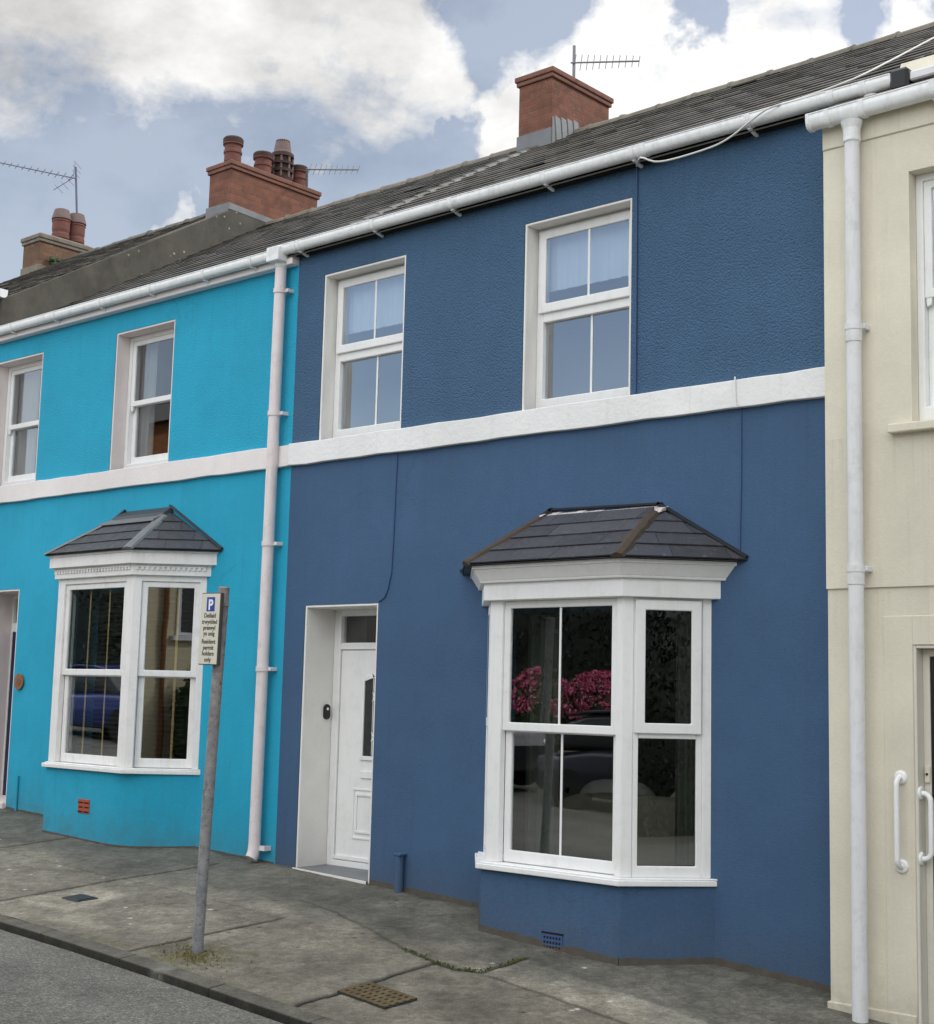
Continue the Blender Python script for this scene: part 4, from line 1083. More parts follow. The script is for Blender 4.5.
# ================================================================== TURQUOISE HOUSE
TX0, TX1 = -5.2, 0.0
HT = 5.145
TW = [(-2.802, -1.815), (-5.15, -4.167)]
turq = thing('terraced_house', 'bright turquoise terraced house with off white string course and small dentilled bay', 'house', (-2.6, 0, .1))
TD = (-5.05, -4.345, -.2, 2.541)
TB = (-3.31, -2.865, -1.60, -1.105); TBD = .48
mb = MB(); facade(mb, TX0, TX1 - .0, -.7, 3.52, [TD, (TB[0] + .12, TB[3] - .12, .73, 2.48)]); mb.build('lower_wall', M['turq_smooth'], turq)
mb = MB(); facade(mb, TX0, TX1 - .0, 3.68, 5.44, [(a, b, 3.6, HT) for a, b in TW]); mb.build('upper_wall', M['turq_rough'], turq)
mb = MB(); mb.box(TX0 + .01, TX1 - .01, 7.4, 7.7, -.7, 5.5); mb.build('rear_wall', M['turq_smooth'], turq)
band(turq, TX0, TX1 - .002, 3.506, 3.698, M['pink_band'], seed=4)
for (a, b), l in zip(TW, ('sash window nearer the downpipe', 'sash window above the front door')):
    reveals(turq, a, b, 3.69, HT, M['reveal_pink'], .30)
    sash_window(turq, a + .022, b - .018, 3.70, HT - .022, .155, M['upvc'], 'sash', 4.42, l, M['glass_dark'])
interior(turq, -5.05, -.15, -.05, 2.6, 5.25)
slates(turq, -5.2, 0.0, 0, SLEN, 0, M['slate_dark'], 21, sag=.007)
ridge(turq, -5.0, 0.0, 0, M['mortar'], 22)
mb = MB(); mb.box(TX0, -.004, -.085, .004, 5.362, 5.44); mb.build('fascia', M['fascia_pink'], turq, bevel=.004)
gutter(turq, -5.2, -.14, -.088, 5.404, M['gutter'], r=.046, brackets=[-4.6, -3.75, -2.9, -2.05, -1.2, -.5], caps='', h=.088)
dp = downpipe(turq, -.152, -.085, .17, 5.44, M['pipe_pink'], [5.126, 3.99, 2.81, 1.70], 0.0, .052, .095, slant=.03)
mb = MB(); mb.lathe((-.152, -.085, 5.34), [(.05, 0), (.058, .01), (.062, .08), (.078, .12)], 20); mb.box(-.235, -.07, -.20, -.075, 5.385, 5.52); mb.build('outlet', M['gutter'], dp, bevel=.008, seg=2)
mb = MB(); mb.tube([(-.182, -.085, .19), (-.183, -.087, .13), (-.184, -.097, .09), (-.186, -.115, .062)], [.052, .054, .055, .055], 16); mb.box(-.15, -.06, -.075, -.05, .135, .175); mb.box(-.085, -.06, -.05, .004, .135, .175); mb.build('shoe', M['pipe_pink'], dp)
# door
reveals(turq, TD[0], TD[1], .0, TD[3], M['reveal_pink'], .36, sides='lrt')
P = PL((0, .345, 0), (1, 0))
mb = MB(); P.ring(mb, TD[0] + .02, TD[1] - .0, .16, TD[3] - .02, -.07, 0, .016, wt=.05, wb=.03); P.box(mb, TD[0] + .034, TD[1] - .014, 2.10, 2.20, -.07, .0)
tf = mb.build('door_frame', M['timber_white'], turq, bevel=.005)
mb = MB(); P.box(mb, TD[0] + .036, TD[1] - .016, 2.20, TD[3] - .07, -.04, -.036); mb.build('transom_pane', M['glass'], tf)
mb = MB(); P.box(mb, TD[0] + .038, TD[1] - .018, .19, 2.098, -.06, -.008); td = mb.build('door', M['navy'], turq, bevel=.005)
mb = MB()
for a, b in ((.30, .95), (1.05, 1.95)):
    for xa in (TD[0] + .12, (TD[0] + TD[1]) / 2 + .03): P.ring(mb, xa, xa + .20, a, b, -.0078, .001, .02)
mb.build('moulding', M['navy'], td, bevel=.003)
mb = MB(); mb.hexa([(TD[0] + .021, -.03, 0), (TD[1] - .021, -.03, 0), (TD[1] - .021, .42, 0), (TD[0] + .021, .42, 0)], [(TD[0] + .021, -.03, .285), (TD[1] - .021, -.03, .265), (TD[1] - .021, .42, .295), (TD[0] + .021, .42, .295)]); mb.build('doorstep', M['reveal_pink'], turq, bevel=.01, seg=2)
bay_window(turq, *TB, TBD, -.6, .775, 2.50, 2.645, 2.785, 3.215, M['turq_smooth'], M['timber_white'], 'sash', M['lead'], (-2.46, -1.73), .125,
           'white three sided bay with dentil moulding and small slate roof')
mb = MB(); mb.box(-2.285, -2.10, -.488, -.46, .325, .455)
ab = mb.build('air_brick', M['dark_red'], turq, bevel=.003); ab['label'] = 'red terracotta air brick'
mb = MB()
for r in range(3):
    for k in range(2): mb.box(-2.28 + k * .095 + (.012 if r % 2 else 0), -2.20 + k * .095, -.4895, -.478, .333 + r * .042, .346 + r * .042)
mb.build('vent_slots', M['void'], ab)
mb = MB(); mb.lathe((-4.215, -.022, 1.545), [(.085, -.0), (.088, .006), (.085, .012), (.06, .014), (.058, .022)], 24, 'y'); pq = mb.build('plaque', M['wood'], turq)
mb = MB(); mb.lathe((-4.215, -.026, 1.545), [(.035, 0), (.036, .003)], 20, 'y'); mb.build('rosette', M['brick_cap'], pq)
mb = MB(); mb.tube([(-4.12, -.014, .15), (-4.12, -.014, .56)], .012, 10); mb.build('stub_pipe', M['turq_smooth'], turq)
foot_strip(turq, [(-4.34, 0), (-3.28, 0)], .018, seed=7)
Q = off_poly(*TB, TBD, 0)
foot_strip(turq, [tuple(q) for q in fillet(off_poly(*TB, TBD, 0), .5)[:-1]] + [(-1.105, 0), (-.02, 0)], .015, seed=8)
# blinds and curtains
def ven_blind(label, pl, a0, a1, z0, z1, c, tapes):
    th = thing('venetian_blind', label, 'blind', pl.p((a0 + a1) / 2, z1, c))
    mb = MB(); z = z0
    while z < z1:
        mb.hexa([pl.p(a0, z, c + .018), pl.p(a1, z, c + .018), pl.p(a1, z + .009, c - .018), pl.p(a0, z + .009, c - .018)],
                [pl.p(a0, z + .002, c + .018), pl.p(a1, z + .002, c + .018), pl.p(a1, z + .011, c - .018), pl.p(a0, z + .011, c - .018)])
        z += .044
    mb.build('slats', M['blind'], th)
    for t in tapes:
        mb = MB(); pl.box(mb, t - .011, t + .011, z0, z1, c + .020, c + .022); mb.build('tape', M['tape'], th)
Q = off_poly(*TB, TBD, -.125)
fpl = PL(Q[1], Q[2] - Q[1]); fl = (Q[2] - Q[1]).length
ven_blind('dark slatted blind with two tan tapes in front light of turquoise bay', fpl, .30, fl - .02, .82, 2.44, 0, (.38, .70))
cpl = PL(Q[2], Q[3] - Q[2])
ven_blind('dark slatted blind with tan tape in the side light of turquoise bay', cpl, .08, .46, .82, 2.44, 0, (.36,))
curtain('curtain', 'grey curtain at left of the turquoise house window nearer the downpipe', -2.74, -2.50, .30, 3.72, 5.10, M['curtain'], .02, 3)
curtain('curtain', 'grey curtain at left of the turquoise house window above its door', -5.10, -3.95 - .75, .30, 3.72, 5.10, M['curtain'], .02, 4)

# ================================================================== NEIGHBOUR ON THE LEFT (only roof, gable and chimney in sight)
NX0 = -10.35
nb = thing('terraced_house', 'house at the far left with taller slate roof, grey gable wall and two potted chimney', 'house', (-7.8, 0, .5))
NO = .40 * NRM.z
mb = MB(); facade(mb, NX0, -5.2, -.6, 5.9, [(-9.4, -8.4, 3.9, 5.4), (-7.0, -6.0, 3.9, 5.4), (-9.4, -8.2, .8, 2.6), (-6.6, -5.7, 0, 2.4)]); mb.build('wall', M['cream'], nb)
for a, b, c, d_ in ((-9.4, -8.4, 3.9, 5.4), (-7.0, -6.0, 3.9, 5.4), (-9.4, -8.2, .8, 2.6)):
    reveals(nb, a, b, c, d_, M['reveal_white'], .28, sides='lrtb'); sash_window(nb, a + .021, b - .021, c + .021, d_ - .021, .15, M['upvc'], 'sash', (c + d_) / 2)
P = PL((0, .2, 0), (1, 0)); mb = MB(); P.box(mb, -6.6, -5.7, .2, 2.4, -.05, 0); mb.build('door', M['navy'], nb, bevel=.005)
interior(nb, NX0 + .1, -5.5, .2, 2.9, 5.7)
mb = MB(); gz = lambda y: roofz(y) + .44       # gable upstand above the turquoise roof
mb.prism([(-5.32, -.08, 5.42), (-5.32, -.08, gz(-.08) - .03), (-5.32, 3.10, gz(3.10) - .01), (-5.32, 3.12, 7.86), (-5.32, 4.66, 7.80), (-5.32, 4.68, gz(2 * RIDGE_Y - 4.68)), (-5.32, 7.75, gz(-.05)), (-5.32, 7.75, 5.35)], (.336, 0, 0))
mb.build('gable_wall', M['cement_wall'], nb, bevel=.01)
slates(nb, NX0, -5.005, -.05, SLEN, NO, M['slate'], 31, rough=.006, sag=.014)
ridge(nb, NX0, -5.5, NO, M['slate'], 32)
gutter(nb, NX0, -4.93, -.04, 5.86, M['gutter'], caps='lr', brackets=[-9.5, -8, -6.5])
ch = chimney(nb, -5.46, -5.0, 3.13, 4.67, 7.6, 8.50, M['brick'], M['brick_cap'], cap=.13)
ch['label'] = 'tall red brick chimney with four pots'
mb = MB(); mb.hexa([(-5.475, 3.10, 7.55), (-4.978, 3.10, 7.80), (-4.978, 4.69, 7.75), (-5.475, 4.69, 7.55)], [(-5.475, 3.10, 7.91), (-4.978, 3.10, 7.895), (-4.978, 4.69, 7.825), (-5.475, 4.69, 7.84)]); mb.build('flashing', M['lead'], ch, bevel=.006)
def pot(ch, x, y, z, prof, mat, rim=None, louvre=False):
    mb = MB(); mb.lathe((x, y, z), prof, 24); p_ = mb.build('chimney_pot', mat, ch)
    if mat is M['terracotta']:
        r, h = prof[0][0] / .92, prof[-2][1]; mb = MB(); mb.lathe((x, y, z + h * .80), [(r * 1.182, 0), (r * 1.195, h * .03), (r * 1.195, h * .16), (r * 1.06, h * .215), (r * .8, h * .215)], 24); mb.build('rim', M['pot_dark'], ch)
    return p_
roll = lambda r, h: [(r * .92, 0), (r * .92, h * .12), (r * 1.0, h * .15), (r * .98, h * .42), (r * 1.08, h * .45), (r * 1.08, h * .53), (r * .98, h * .56), (r * .98, h * .72), (r * 1.18, h * .76), (r * 1.18, h * .93), (r * 1.05, h), (r * .8, h), (r * .78, h * .7)]
pot(ch, -5.23, 3.32, 8.50, roll(.116, .39), M['terracotta'])
pot(ch, -5.23, 3.85, 8.50, roll(.118, .34), M['terracotta'])
pot(ch, -5.23, 4.50, 8.50, roll(.114, .34), M['terracotta'])
lp = pot(ch, -5.23, 4.19, 8.50, [(.15, 0), (.155, .10), (.13, .10), (.13, .16), (.16, .16), (.16, .20), (.13, .20), (.13, .27), (.165, .27), (.165, .30), (.13, .31), (.13, .38), (.165, .38), (.16, .43), (.12, .46), (.10, .62), (.08, .62)], M['pot_dark'])
for k in range(8):
    a = k * math.pi / 4; mb = MB() if k == 0 else mb
    mb.box(-5.23 + .145 * math.cos(a) - .012, -5.23 + .145 * math.cos(a) + .012, 4.19 + .145 * math.sin(a) - .012, 4.19 + .145 * math.sin(a) + .012, 8.58, 8.92)
mb.lathe((-5.23, 4.19, 8.93), [(.145, 0), (.125, .04), (.098, .20), (.08, .20)], 20)
mb.build('chimney_pot', M['terracotta_pale'], ch)['label'] = 'pale cowl on the tall dark louvred pot'
ch3 = chimney(nb, -10.42, -9.95, 3.36, 4.28, 7.9, 8.54, M['brick_dull'], M['mortar'], cap=.14)
ch3['label'] = 'squat weathered chimney with two cowled pots'
mb = MB(); mb.box(-10.44, -9.93, 3.34, 4.30, 7.8, 8.03); mb.build('flashing', M['mortar'], ch3, bevel=.01)
for yy in (3.87, 4.15):
    mb = MB(); mb.lathe((-10.2, yy, 8.53), [(.12, 0), (.125, .06), (.14, .08), (.14, .14), (.13, .17), (.14, .22), (.14, .34), (.15, .36), (.13, .40)], 22)
    p_ = mb.build('chimney_pot', M['terracotta'], ch3)
    mb = MB(); mb.lathe((-10.2, yy, 8.925), [(.155, 0), (.15, .03), (.115, .16), (.09, .17)], 22); mb.build('chimney_pot', M['terracotta_pale'], ch3)
mb = MB()
for k in range(40):
    rnd = random.Random(k); mb.blob((-9.93 + rnd.uniform(-.02, .05), rnd.uniform(3.55, 3.9), 8.06 + rnd.uniform(0, .1)), (.05, .05, .04), k, .4, 7, 5)
mb.build('moss_clump', M['leaf'], ch3)

# ================================================================== CREAM HOUSE ON THE RIGHT
CX0, CX1, CY = 5.406, 10.5, -.30
cr = thing('terraced_house', 'cream rendered house at the right edge with white downpipe and grab rails by its door', 'house', (7.8, 0, -.3))
CW = [(5.965, 6.97, 3.215, 4.813), (8.3, 9.3, 3.215, 4.813)]
CD = (5.960, 6.90, -.7, 1.869)
CB = (7.6, 9.5, .3, 1.9)
mb = MB(); facade(mb, CX0, CX1, 2.220, 5.25, CW, CY); 
mb.poly([(CX0, CY, 2.220), (CX0, CY, 5.25), (CX0, .05, 5.25), (CX0, .05, 2.220)]); mb.poly([(CX0, CY, 2.220), (CX0, CY + .05, 2.220), (CX1, CY + .05, 2.220), (CX1, CY, 2.220)])
mb.build('upper_wall', M['cream'], cr)
mb = MB(); facade(mb, CX0 + .004, CX1, -1.05, 2.222, [CD, CB], CY + .014)
mb.poly([(CX0 + .004, CY + .014, -.95), (CX0 + .004, CY + .014, 2.222), (CX0 + .004, .05, 2.222), (CX0 + .004, .05, -.95)]); mb.build('lower_wall', M['cream'], cr)
mb = MB(); mb.box(CX0 + .01, CX1, 7.4, 7.7, -1, 5.3); mb.build('rear_wall', M['cream'], cr)
mb = MB(); mb.box(CX0 - .012, CD[0], CY - .006, CY + .05, -1.0, -.262); mb.box(CD[1], CX1, CY - .006, CY + .05, -1.0, -.262); mb.build('plinth', M['cream'], cr, bevel=.006)
mb = MB(); mb.box(5.775, CD[0] + .001, CY + .008, CY + .04, -1.0, 2.045); mb.box(CD[0] + .001, CD[1] - .001, CY + .008, CY + .04, CD[3], 2.045); mb.box(CD[1] - .001, 7.0, CY + .008, CY + .04, -1.0, 2.045); mb.build('door_surround', M['cream'], cr, bevel=.004)
mb = MB(); mb.box(CX0, CX1, CY - .012, CY + .02, 5.061, 5.27); mb.build('fascia', M['cream'], cr, bevel=.004)
for a, b, c_, d_ in CW:
    reveals(cr, a, b, c_, d_, M['cream'], .2, CY, sides='lrt')
    sash_window(cr, a + .021, b - .021, c_ + .02, d_ - .021, CY + .095, M['upvc'], 'sash', 4.03)
    mb = MB(); mb.hexa([(a - .115, CY - .065, c_ - .065), (b + .115, CY - .065, c_ - .065), (b + .115, CY + .12, c_ - .065), (a - .115, CY + .12, c_ - .065)],
                       [(a - .115, CY - .065, c_ - .01), (b + .115, CY - .065, c_ - .01), (b + .115, CY + .12, c_ + .02), (a - .115, CY + .12, c_ + .02)])
    mb.build('window_sill', M['cream'], cr, bevel=.008, seg=2)
reveals(cr, CB[0], CB[1], CB[2], CB[3], M['cream'], .2, CY, sides='lrtb'); sash_window(cr, CB[0] + .021, CB[1] - .021, CB[2] + .021, CB[3] - .021, CY + .09, M['upvc'], 'sash', 1.1)
reveals(cr, CD[0], CD[1], -.6, CD[3], M['upvc_cream'], .30, CY + .014, sides='lrt')
P = PL((0, CY + .10, 0), (1, 0))
mb = MB(); P.ring(mb, CD[0] + .02, CD[1] - .02, -.55, CD[3] - .02, -.08, 0, .044, wb=.04); cf = mb.build('door_frame', M['upvc_cream'], cr, bevel=.005)
mb = MB(); P.box(mb, CD[0] + .063, CD[1] - .063, -.51, CD[3] - .063, -.06, -.008); cd = mb.build('door', M['black'], cr, bevel=.005)
mb = MB(); P.ring(mb, CD[0] + .2, CD[1] - .2, .9, 1.6, -.0078, .0, .03); mb.build('moulding', M['black'], cd)
mb = MB(); P.box(mb, CD[0] + .028, CD[0] + .062, 1.06, 1.162, .0005, .014); kb = mb.build('doorbell', M['sign_cream'], cr, bevel=.004)
mb = MB(); mb.lathe((CD[0] + .045, CY + .10 - .018, 1.111), [(.008, 0), (.008, .006)], 12, 'y'); mb.build('button', M['black'], kb)
mb = MB(); mb.box(CD[0] + .021, CD[1] - .021, CY - .08, CY + .3, -1.1, -.55); mb.build('doorstep', M['cement_wall'], cr, bevel=.01)
def grab(pl, a, z0, z1, label):
    mb = MB(); r = .0165; c0, c1 = .0, .062
    pts = [pl.p(a, z1, c0)] + [pl.p(a, z1 - .045 * (1 - math.cos(t)), .017 + .045 * math.sin(t)) for t in [math.pi / 2 * k / 6 for k in range(7)]]
    pts += [pl.p(a, z0 + .045 * (1 - math.cos(t)), .017 + .045 * math.sin(t)) for t in [math.pi / 2 * (6 - k) / 6 for k in range(7)]] + [pl.p(a, z0, c0)]
    mb.tube(pts, r, 14)
    g = mb.build('grab_rail', M['upvc'], cr); g['label'] = label
    for z in (z0, z1):
        mb = MB(); q0 = pl.p(a, z, .0); q1 = pl.p(a, z, .006); q2 = pl.p(a, z, .012)
        mb.tube([q0, q1, q2], [.042, .042, .030], 22); mb.build('flange', M['upvc'], g)
grab(PL((0, CY + .008, 0), (1, 0)), 5.878, .572, 1.087, 'white grab rail on the wall beside the door')
grab(PL((CD[0] + .02, CY + .09, 0), (0, -1)), .042, .60, 1.0, 'white grab rail on the door reveal') if False else grab(PL((CD[0] + .02, CY + .014, 0), (0, 1)), .035, .622, 1.0, 'white grab rail on the door reveal')
slates(cr, 5.42, CX1, -.36, SLEN, 0, M['slate'], 41, sag=.007)
ridge(cr, 5.42, CX1, 0, M['mortar'], 42)
gutter(cr, 5.355, CX1, CY - .03, 5.176, M['gutter'], r=.051, brackets=[6.2, 7.2, 8.2, 9.2], caps='lr', h=.102, drop=.006)
for xa, xb in ((5.350, 5.377), (5.48, 5.51), (5.72, 5.75)): joint(cr, xa, xb, CY - .03, 5.176, .102, .051)
dp = downpipe(cr, 5.650, CY - .085, -.75, 5.13, M['pipe_white'], [3.84, 2.33], CY, .047, .068)
mb = MB(); mb.lathe((5.650, CY - .085, 5.03), [(.048, 0), (.055, .01), (.055, .09), (.070, .14)], 20); mb.build('outlet', M['gutter'], dp)
for zc in (3.80, 2.29):
    mb = MB(); mb.lathe((5.650, CY - .085, zc - .06), [(.0475, 0), (.0515, .003), (.0515, .11), (.0475, .113)], 20); mb.build('pipe_socket', M['pipe_white'], dp)
interior(cr, CX0 + .2, CX1 - .1, -.4, 2.1, 5.2, .10)
# old gutter end, lead apron and board where the two eaves cross
mb = MB(); mb.box(5.93, CX1, -.15, -.04, 5.452, 5.515); mb.build('flashing', M['pipe_white'], cr, bevel=.01)
mb = MB(); mb.hexa([(5.78, -.02, 5.52), (CX1, -.02, 5.52), (CX1, .08, 5.52), (5.90, .08, 5.52)], [(5.80, .02, 5.66), (CX1, .02, 5.66), (CX1, .10, 5.68), (5.9, .10, 5.68)]); mb.build('verge_board', M['cream'], cr)
mb = MB(); mb.box(5.80, 5.93, -.17, .03, 5.40, 5.55); mb.build('gutter_end', M['black'], cr, bevel=.02)

# ================================================================== loose things
# overhead cable
mb = MB(); pts = [(3.74, -.02, 5.43), (3.90, -.20, 5.405), (4.02, -.205, 5.345), (4.16, -.205, 5.325), (4.405, -.205, 5.33), (4.55, -.203, 5.345), (4.657, -.19, 5.384), (4.784, -.19, 5.446), (4.916, -.19, 5.503), (5.013, -.16, 5.530), (5.071, -.10, 5.559),
       (5.213, .02, 5.627), (5.375, .20, 5.737), (5.424, .50, 5.922), (5.425, .90, 6.162), (5.383, 1.5, 6.514), (5.30, 2.6, 7.15), (5.25, 3.85, 7.87)]
pts2 = []
for i in range(len(pts) - 1):
    p0, p1, p2, p3 = (Vector(pts[max(0, min(len(pts) - 1, i + k))]) for k in (-1, 0, 1, 2))
    for t in (0, .34, .67):
        pts2.append(.5 * ((2 * p1) + (-p0 + p2) * t + (2 * p0 - 5 * p1 + 4 * p2 - p3) * t * t + (-p0 + 3 * p1 - 3 * p2 + p3) * t ** 3))
pts2.append(Vector(pts[-1]))
mb.tube(pts2, .007, 8)
tag(mb.build('telephone_cable', M['cable_white'], loc=pts[0]), 'white cable sagging below the blue house gutter then crossing its roof', 'cable')

def aerial(label, base, top, boom0, boom1, n, el, mat, thick=.008, reflector=False, axis=(0, 0, 1)):
    th = thing('tv_aerial', label, 'aerial', base)
    if top is not None:
        mb = MB(); mb.tube([base, top], .018, 10); mb.build('mast', mat, th)
    mb = MB(); mb.tube([boom0, boom1], .010, 8); bo = mb.build('boom', mat, th)
    a, b = Vector(boom0), Vector(boom1); ax = Vector(axis).normalized(); mb = MB()
    for k in range(n):
        c = a.lerp(b, .06 + .94 * k / (n - 1)); l = el * (1.25 - .5 * k / n)
        mb.tube([c - ax * l, c + ax * l], thick * .6, 6)
    mb.build('elements', mat, th)
    if reflector:
        mb = MB(); u = (b - a).normalized(); sd = ax
        c0 = a.lerp(b, .03)
        for s in (-1, 1):
            for k in range(3):
                c = c0 + u * (.07 * k) * 1 + sd * s * (.08 + .09 * k)
                w = u.cross(sd).normalized() * .10
                mb.tube([c - w, c + w], .003, 5)
            mb.tube([c0, c0 + u * .25 + sd * s * .30], .006, 6)
        mb.build('reflector', mat, th)
    return th
aerial('many pronged television aerial on a mast behind the leftmost chimney, pointing left', (-10.2, 4.2, 8.5), (-10.2, 4.07, 9.87), (-10.15, 4.05, 9.66), (-12.343, 3.9, 10.40), 12, .055, M['aerial_blue'], .010, True, (.25, .45, .85))
aerial('thin television aerial sticking out to the right behind the four pot chimney', (-5.1, 4.55, 8.45), (-5.0, 4.45, 8.76), (-4.95, 4.4, 8.72), (-3.70, 4.2, 8.37), 10, .075, M['aerial'], .008, False, (0.0, .35, 1))
aerial('television aerial on a mast behind the chimney shared by blue and turquoise houses', (0, 4.03, 8.36), (0, 4.03, 8.95), (-.02, 4.0, 8.74), (1.0, 3.9, 8.435), 11, .085, M['aerial'], .008, False, (0.0, .2, 1))

# parking sign
SY = -2.221
sg = thing('parking_sign', 'resident parking sign on a leaning grey steel post at the kerb', 'sign', (1.79, SY, ground(1.79, SY)))
mb = MB(); mb.tube([(1.79, SY, -.4), (1.796, SY, -.1), (1.828, SY, .7), (1.871, SY, 1.653), (1.897, SY, 2.19)], .038, 20)
mb.lathe((1.897, SY, 2.188), [(.039, 0), (.039, .008), (.03, .016)], 20); po = mb.build('post', M['steel'], sg)
lean = math.atan2(.04, .9); CXs, CZs = 1.858, 1.915
def sp(a, b, c):   # sign coordinates: a across, b up, c towards the road
    ca, sa = math.cos(lean * .45), math.sin(lean * .45)
    return (CXs + a * ca + b * sa, SY - .050 - c, CZs - a * sa + b * ca)
def sbox(mb, a0, a1, b0, b1, c0, c1):
    mb.hexa([sp(a0, b0, c1), sp(a1, b0, c1), sp(a1, b0, c0), sp(a0, b0, c0)], [sp(a0, b1, c1), sp(a1, b1, c1), sp(a1, b1, c0), sp(a0, b1, c0)])
W2, H2 = .104, .245
mb = MB(); sbox(mb, -W2, W2, -H2, H2, 0, .028); plate = mb.build('sign_plate', M['sign_edge'], sg, bevel=.006, seg=2)
mb = MB(); sbox(mb, -W2 + .007, W2 - .007, -H2 + .007, H2 - .007, .0285, .030); mb.build('sign_face', M['sign_cream'], plate)
mb = MB(); sbox(mb, -.042, .045, .118, .215, .0303, .0312); mb.build('parking_symbol', M['sign_blue'], plate, bevel=.0005)
for zc in (-.17, .17):
    mb = MB(); q = sp(0, zc, 0); mb.box(q[0] - .05, q[0] + .08, SY - .052, SY - .035, q[2] - .015, q[2] + .015); mb.lathe((1.871 + (.0235 * (1 if zc > 0 else 0)), SY, q[2] - .015), [(.0385, 0), (.0415, .002), (.0415, .028), (.0385, .03)], 20); mb.build('clamp', M['steel'], sg)
def text(body, size, a, b, c, mat, parent, name, bold=0):
    cu = bpy.data.curves.new(name, 'FONT'); cu.body = body; cu.size = size; cu.align_x = 'CENTER'; cu.extrude = .0004; cu.offset = bold
    tmp = bpy.data.objects.new('tmp', cu); COL.objects.link(tmp)
    bpy.context.view_layer.update()
    me = bpy.data.meshes.new_from_object(tmp.evaluated_get(bpy.context.evaluated_depsgraph_get()))
    bpy.data.objects.remove(tmp); bpy.data.curves.remove(cu)
    base = Vector(parent['_o'])
    for v in me.vertices:
        v.co = Vector(sp(a + v.co.x, b + v.co.y, c + v.co.z)) - base
    me.materials.clear(); me.materials.append(mat); me.name = name
    o = bpy.data.objects.new(name, me); COL.objects.link(o); o.parent = parent; o['_o'] = tuple(base)
    return o
text('P', .098, .002, .130, .0322, M['sign_white'], plate, 'letter', .003)
for k, (t, b) in enumerate([('Deiliaid', .072), ('trwydded', .030), ('preswyl', -.011), ('yn unig', -.050), ('Resident', -.104), ('permit', -.145), ('holders', -.185), ('only', -.226)]):
    text(t, .042, 0, b + .004, .0305, M['ink'], plate, 'lettering', .0009)

# moss tuft round the post
mb = MB(); rnd = random.Random(12)
for k in range(420):
    r = abs(rnd.gauss(0, .13)) + .03; a = rnd.uniform(0, 2 * math.pi); x = 1.84 + r * math.cos(a) * 1.5; y = SY - .06 + r * math.sin(a) * .8
    if y < KERB_Y + .15: continue
    z = ground(x, y) + .002; h = rnd.uniform(.003, .014) * max(.3, 1 - r * 1.8); w = rnd.uniform(.003, .008); t = rnd.uniform(0, 6.28)
    dx, dy = w * math.cos(t), w * math.sin(t); lx, ly = rnd.uniform(-.01, .01), rnd.uniform(-.01, .01)
    mb.add([(x - dx, y - dy, z - .006), (x + dx, y + dy, z - .006), (x + dx * .4 + lx, y + dy * .4 + ly, z + h), (x - dx * .4 + lx, y - dy * .4 + ly, z + h)], [(0, 1, 2, 3)])
o = mb.build('moss', M['moss'], loc=(1.84, SY, ground(1.84, SY))); tag(o, 'yellow green moss round the foot of the parking sign post', 'moss', kind='stuff')
mb = MB()
for k in range(300):
    t = rnd.random(); P4 = [(2.72, -1.18), (3.08, -1.275), (3.29, -1.30), (3.43, -1.22), (3.44, -.80)]
    i = rnd.randrange(4); a, b = P4[i], P4[i + 1]; x = a[0] + (b[0] - a[0]) * t + rnd.gauss(0, .018); y = a[1] + (b[1] - a[1]) * t + rnd.gauss(0, .018)
    z = ground(x, y); h = rnd.uniform(.003, .012); w = rnd.uniform(.003, .007); an = rnd.uniform(0, 6.28); dx, dy = w * math.cos(an), w * math.sin(an)
    mb.add([(x - dx, y - dy, z - .006), (x + dx, y + dy, z - .006), (x + dx * .4, y + dy * .4, z + h), (x - dx * .4, y - dy * .4, z + h)], [(0, 1, 2, 3)])
o = mb.build('moss', M['crack_moss'], loc=(3.1, -1.25, ground(3.1, -1.25))); tag(o, 'green moss growing in the pavement crack by the blue bay', 'moss', kind='stuff')

# iron covers in the pavement
def gslab(mb, x0, x1, y0, y1, h0, h1):
    mb.hexa([(x, y, ground(x, y) + h0) for x, y in ((x0, y0), (x1, y0), (x1, y1), (x0, y1))], [(x, y, ground(x, y) + h1) for x, y in ((x0, y0), (x1, y0), (x1, y1), (x0, y1))])
def gquad(mb, c, ux, uy, x0, x1, y0, y1, h0, h1):
    pts = []
    for (x, y) in ((x0, y0), (x1, y0), (x1, y1), (x0, y1)):
        pts.append((c[0] + ux[0] * x + uy[0] * y, c[1] + ux[1] * x + uy[1] * y))
    mb.hexa([(x, y, ground(x, y) + h0) for x, y in pts], [(x, y, ground(x, y) + h1) for x, y in pts])
g1 = thing('drain_cover', 'rusty brown gridded iron cover set in the pavement near the kerb', 'drain cover', (3.33, -2.06, ground(3.33, -2.06)))
ux, uy = (1, -.05), (.06, 1); c0 = (3.325, -2.055)
mb = MB(); gquad(mb, c0, ux, uy, -.215, .215, -.13, .13, -.05, .006); mb.build('plate', M['iron'], g1)
mb = MB()
for k in range(9): gquad(mb, c0, ux, uy, -.215 + k * .0485, -.215 + k * .0485 + .030, -.13, .13, .0065, .014)
for k in range(5): gquad(mb, c0, ux, uy, -.215, .215, -.13 + k * .058, -.13 + k * .058 + .028, .0068, .0148)
gr = mb.build('grid', M['rust_iron'], g1, bevel=.002)
g2 = thing('stopcock_cover', 'small dark water stopcock cover in a pale concrete square of pavement', 'cover', (-.12, -1.87, ground(-.12, -1.87)))
c0 = (-.125, -1.865); ux, uy = (1, -.02), (.1, 1)
mb = MB(); gquad(mb, c0, ux, uy, -.112, .112, -.09, .09, -.03, .008); mb.build('frame', M['iron'], g2, bevel=.004)
mb = MB(); gquad(mb, c0, ux, uy, -.095, .095, -.073, .073, .0085, .0125); mb.build('lid', M['black'], g2, bevel=.003)

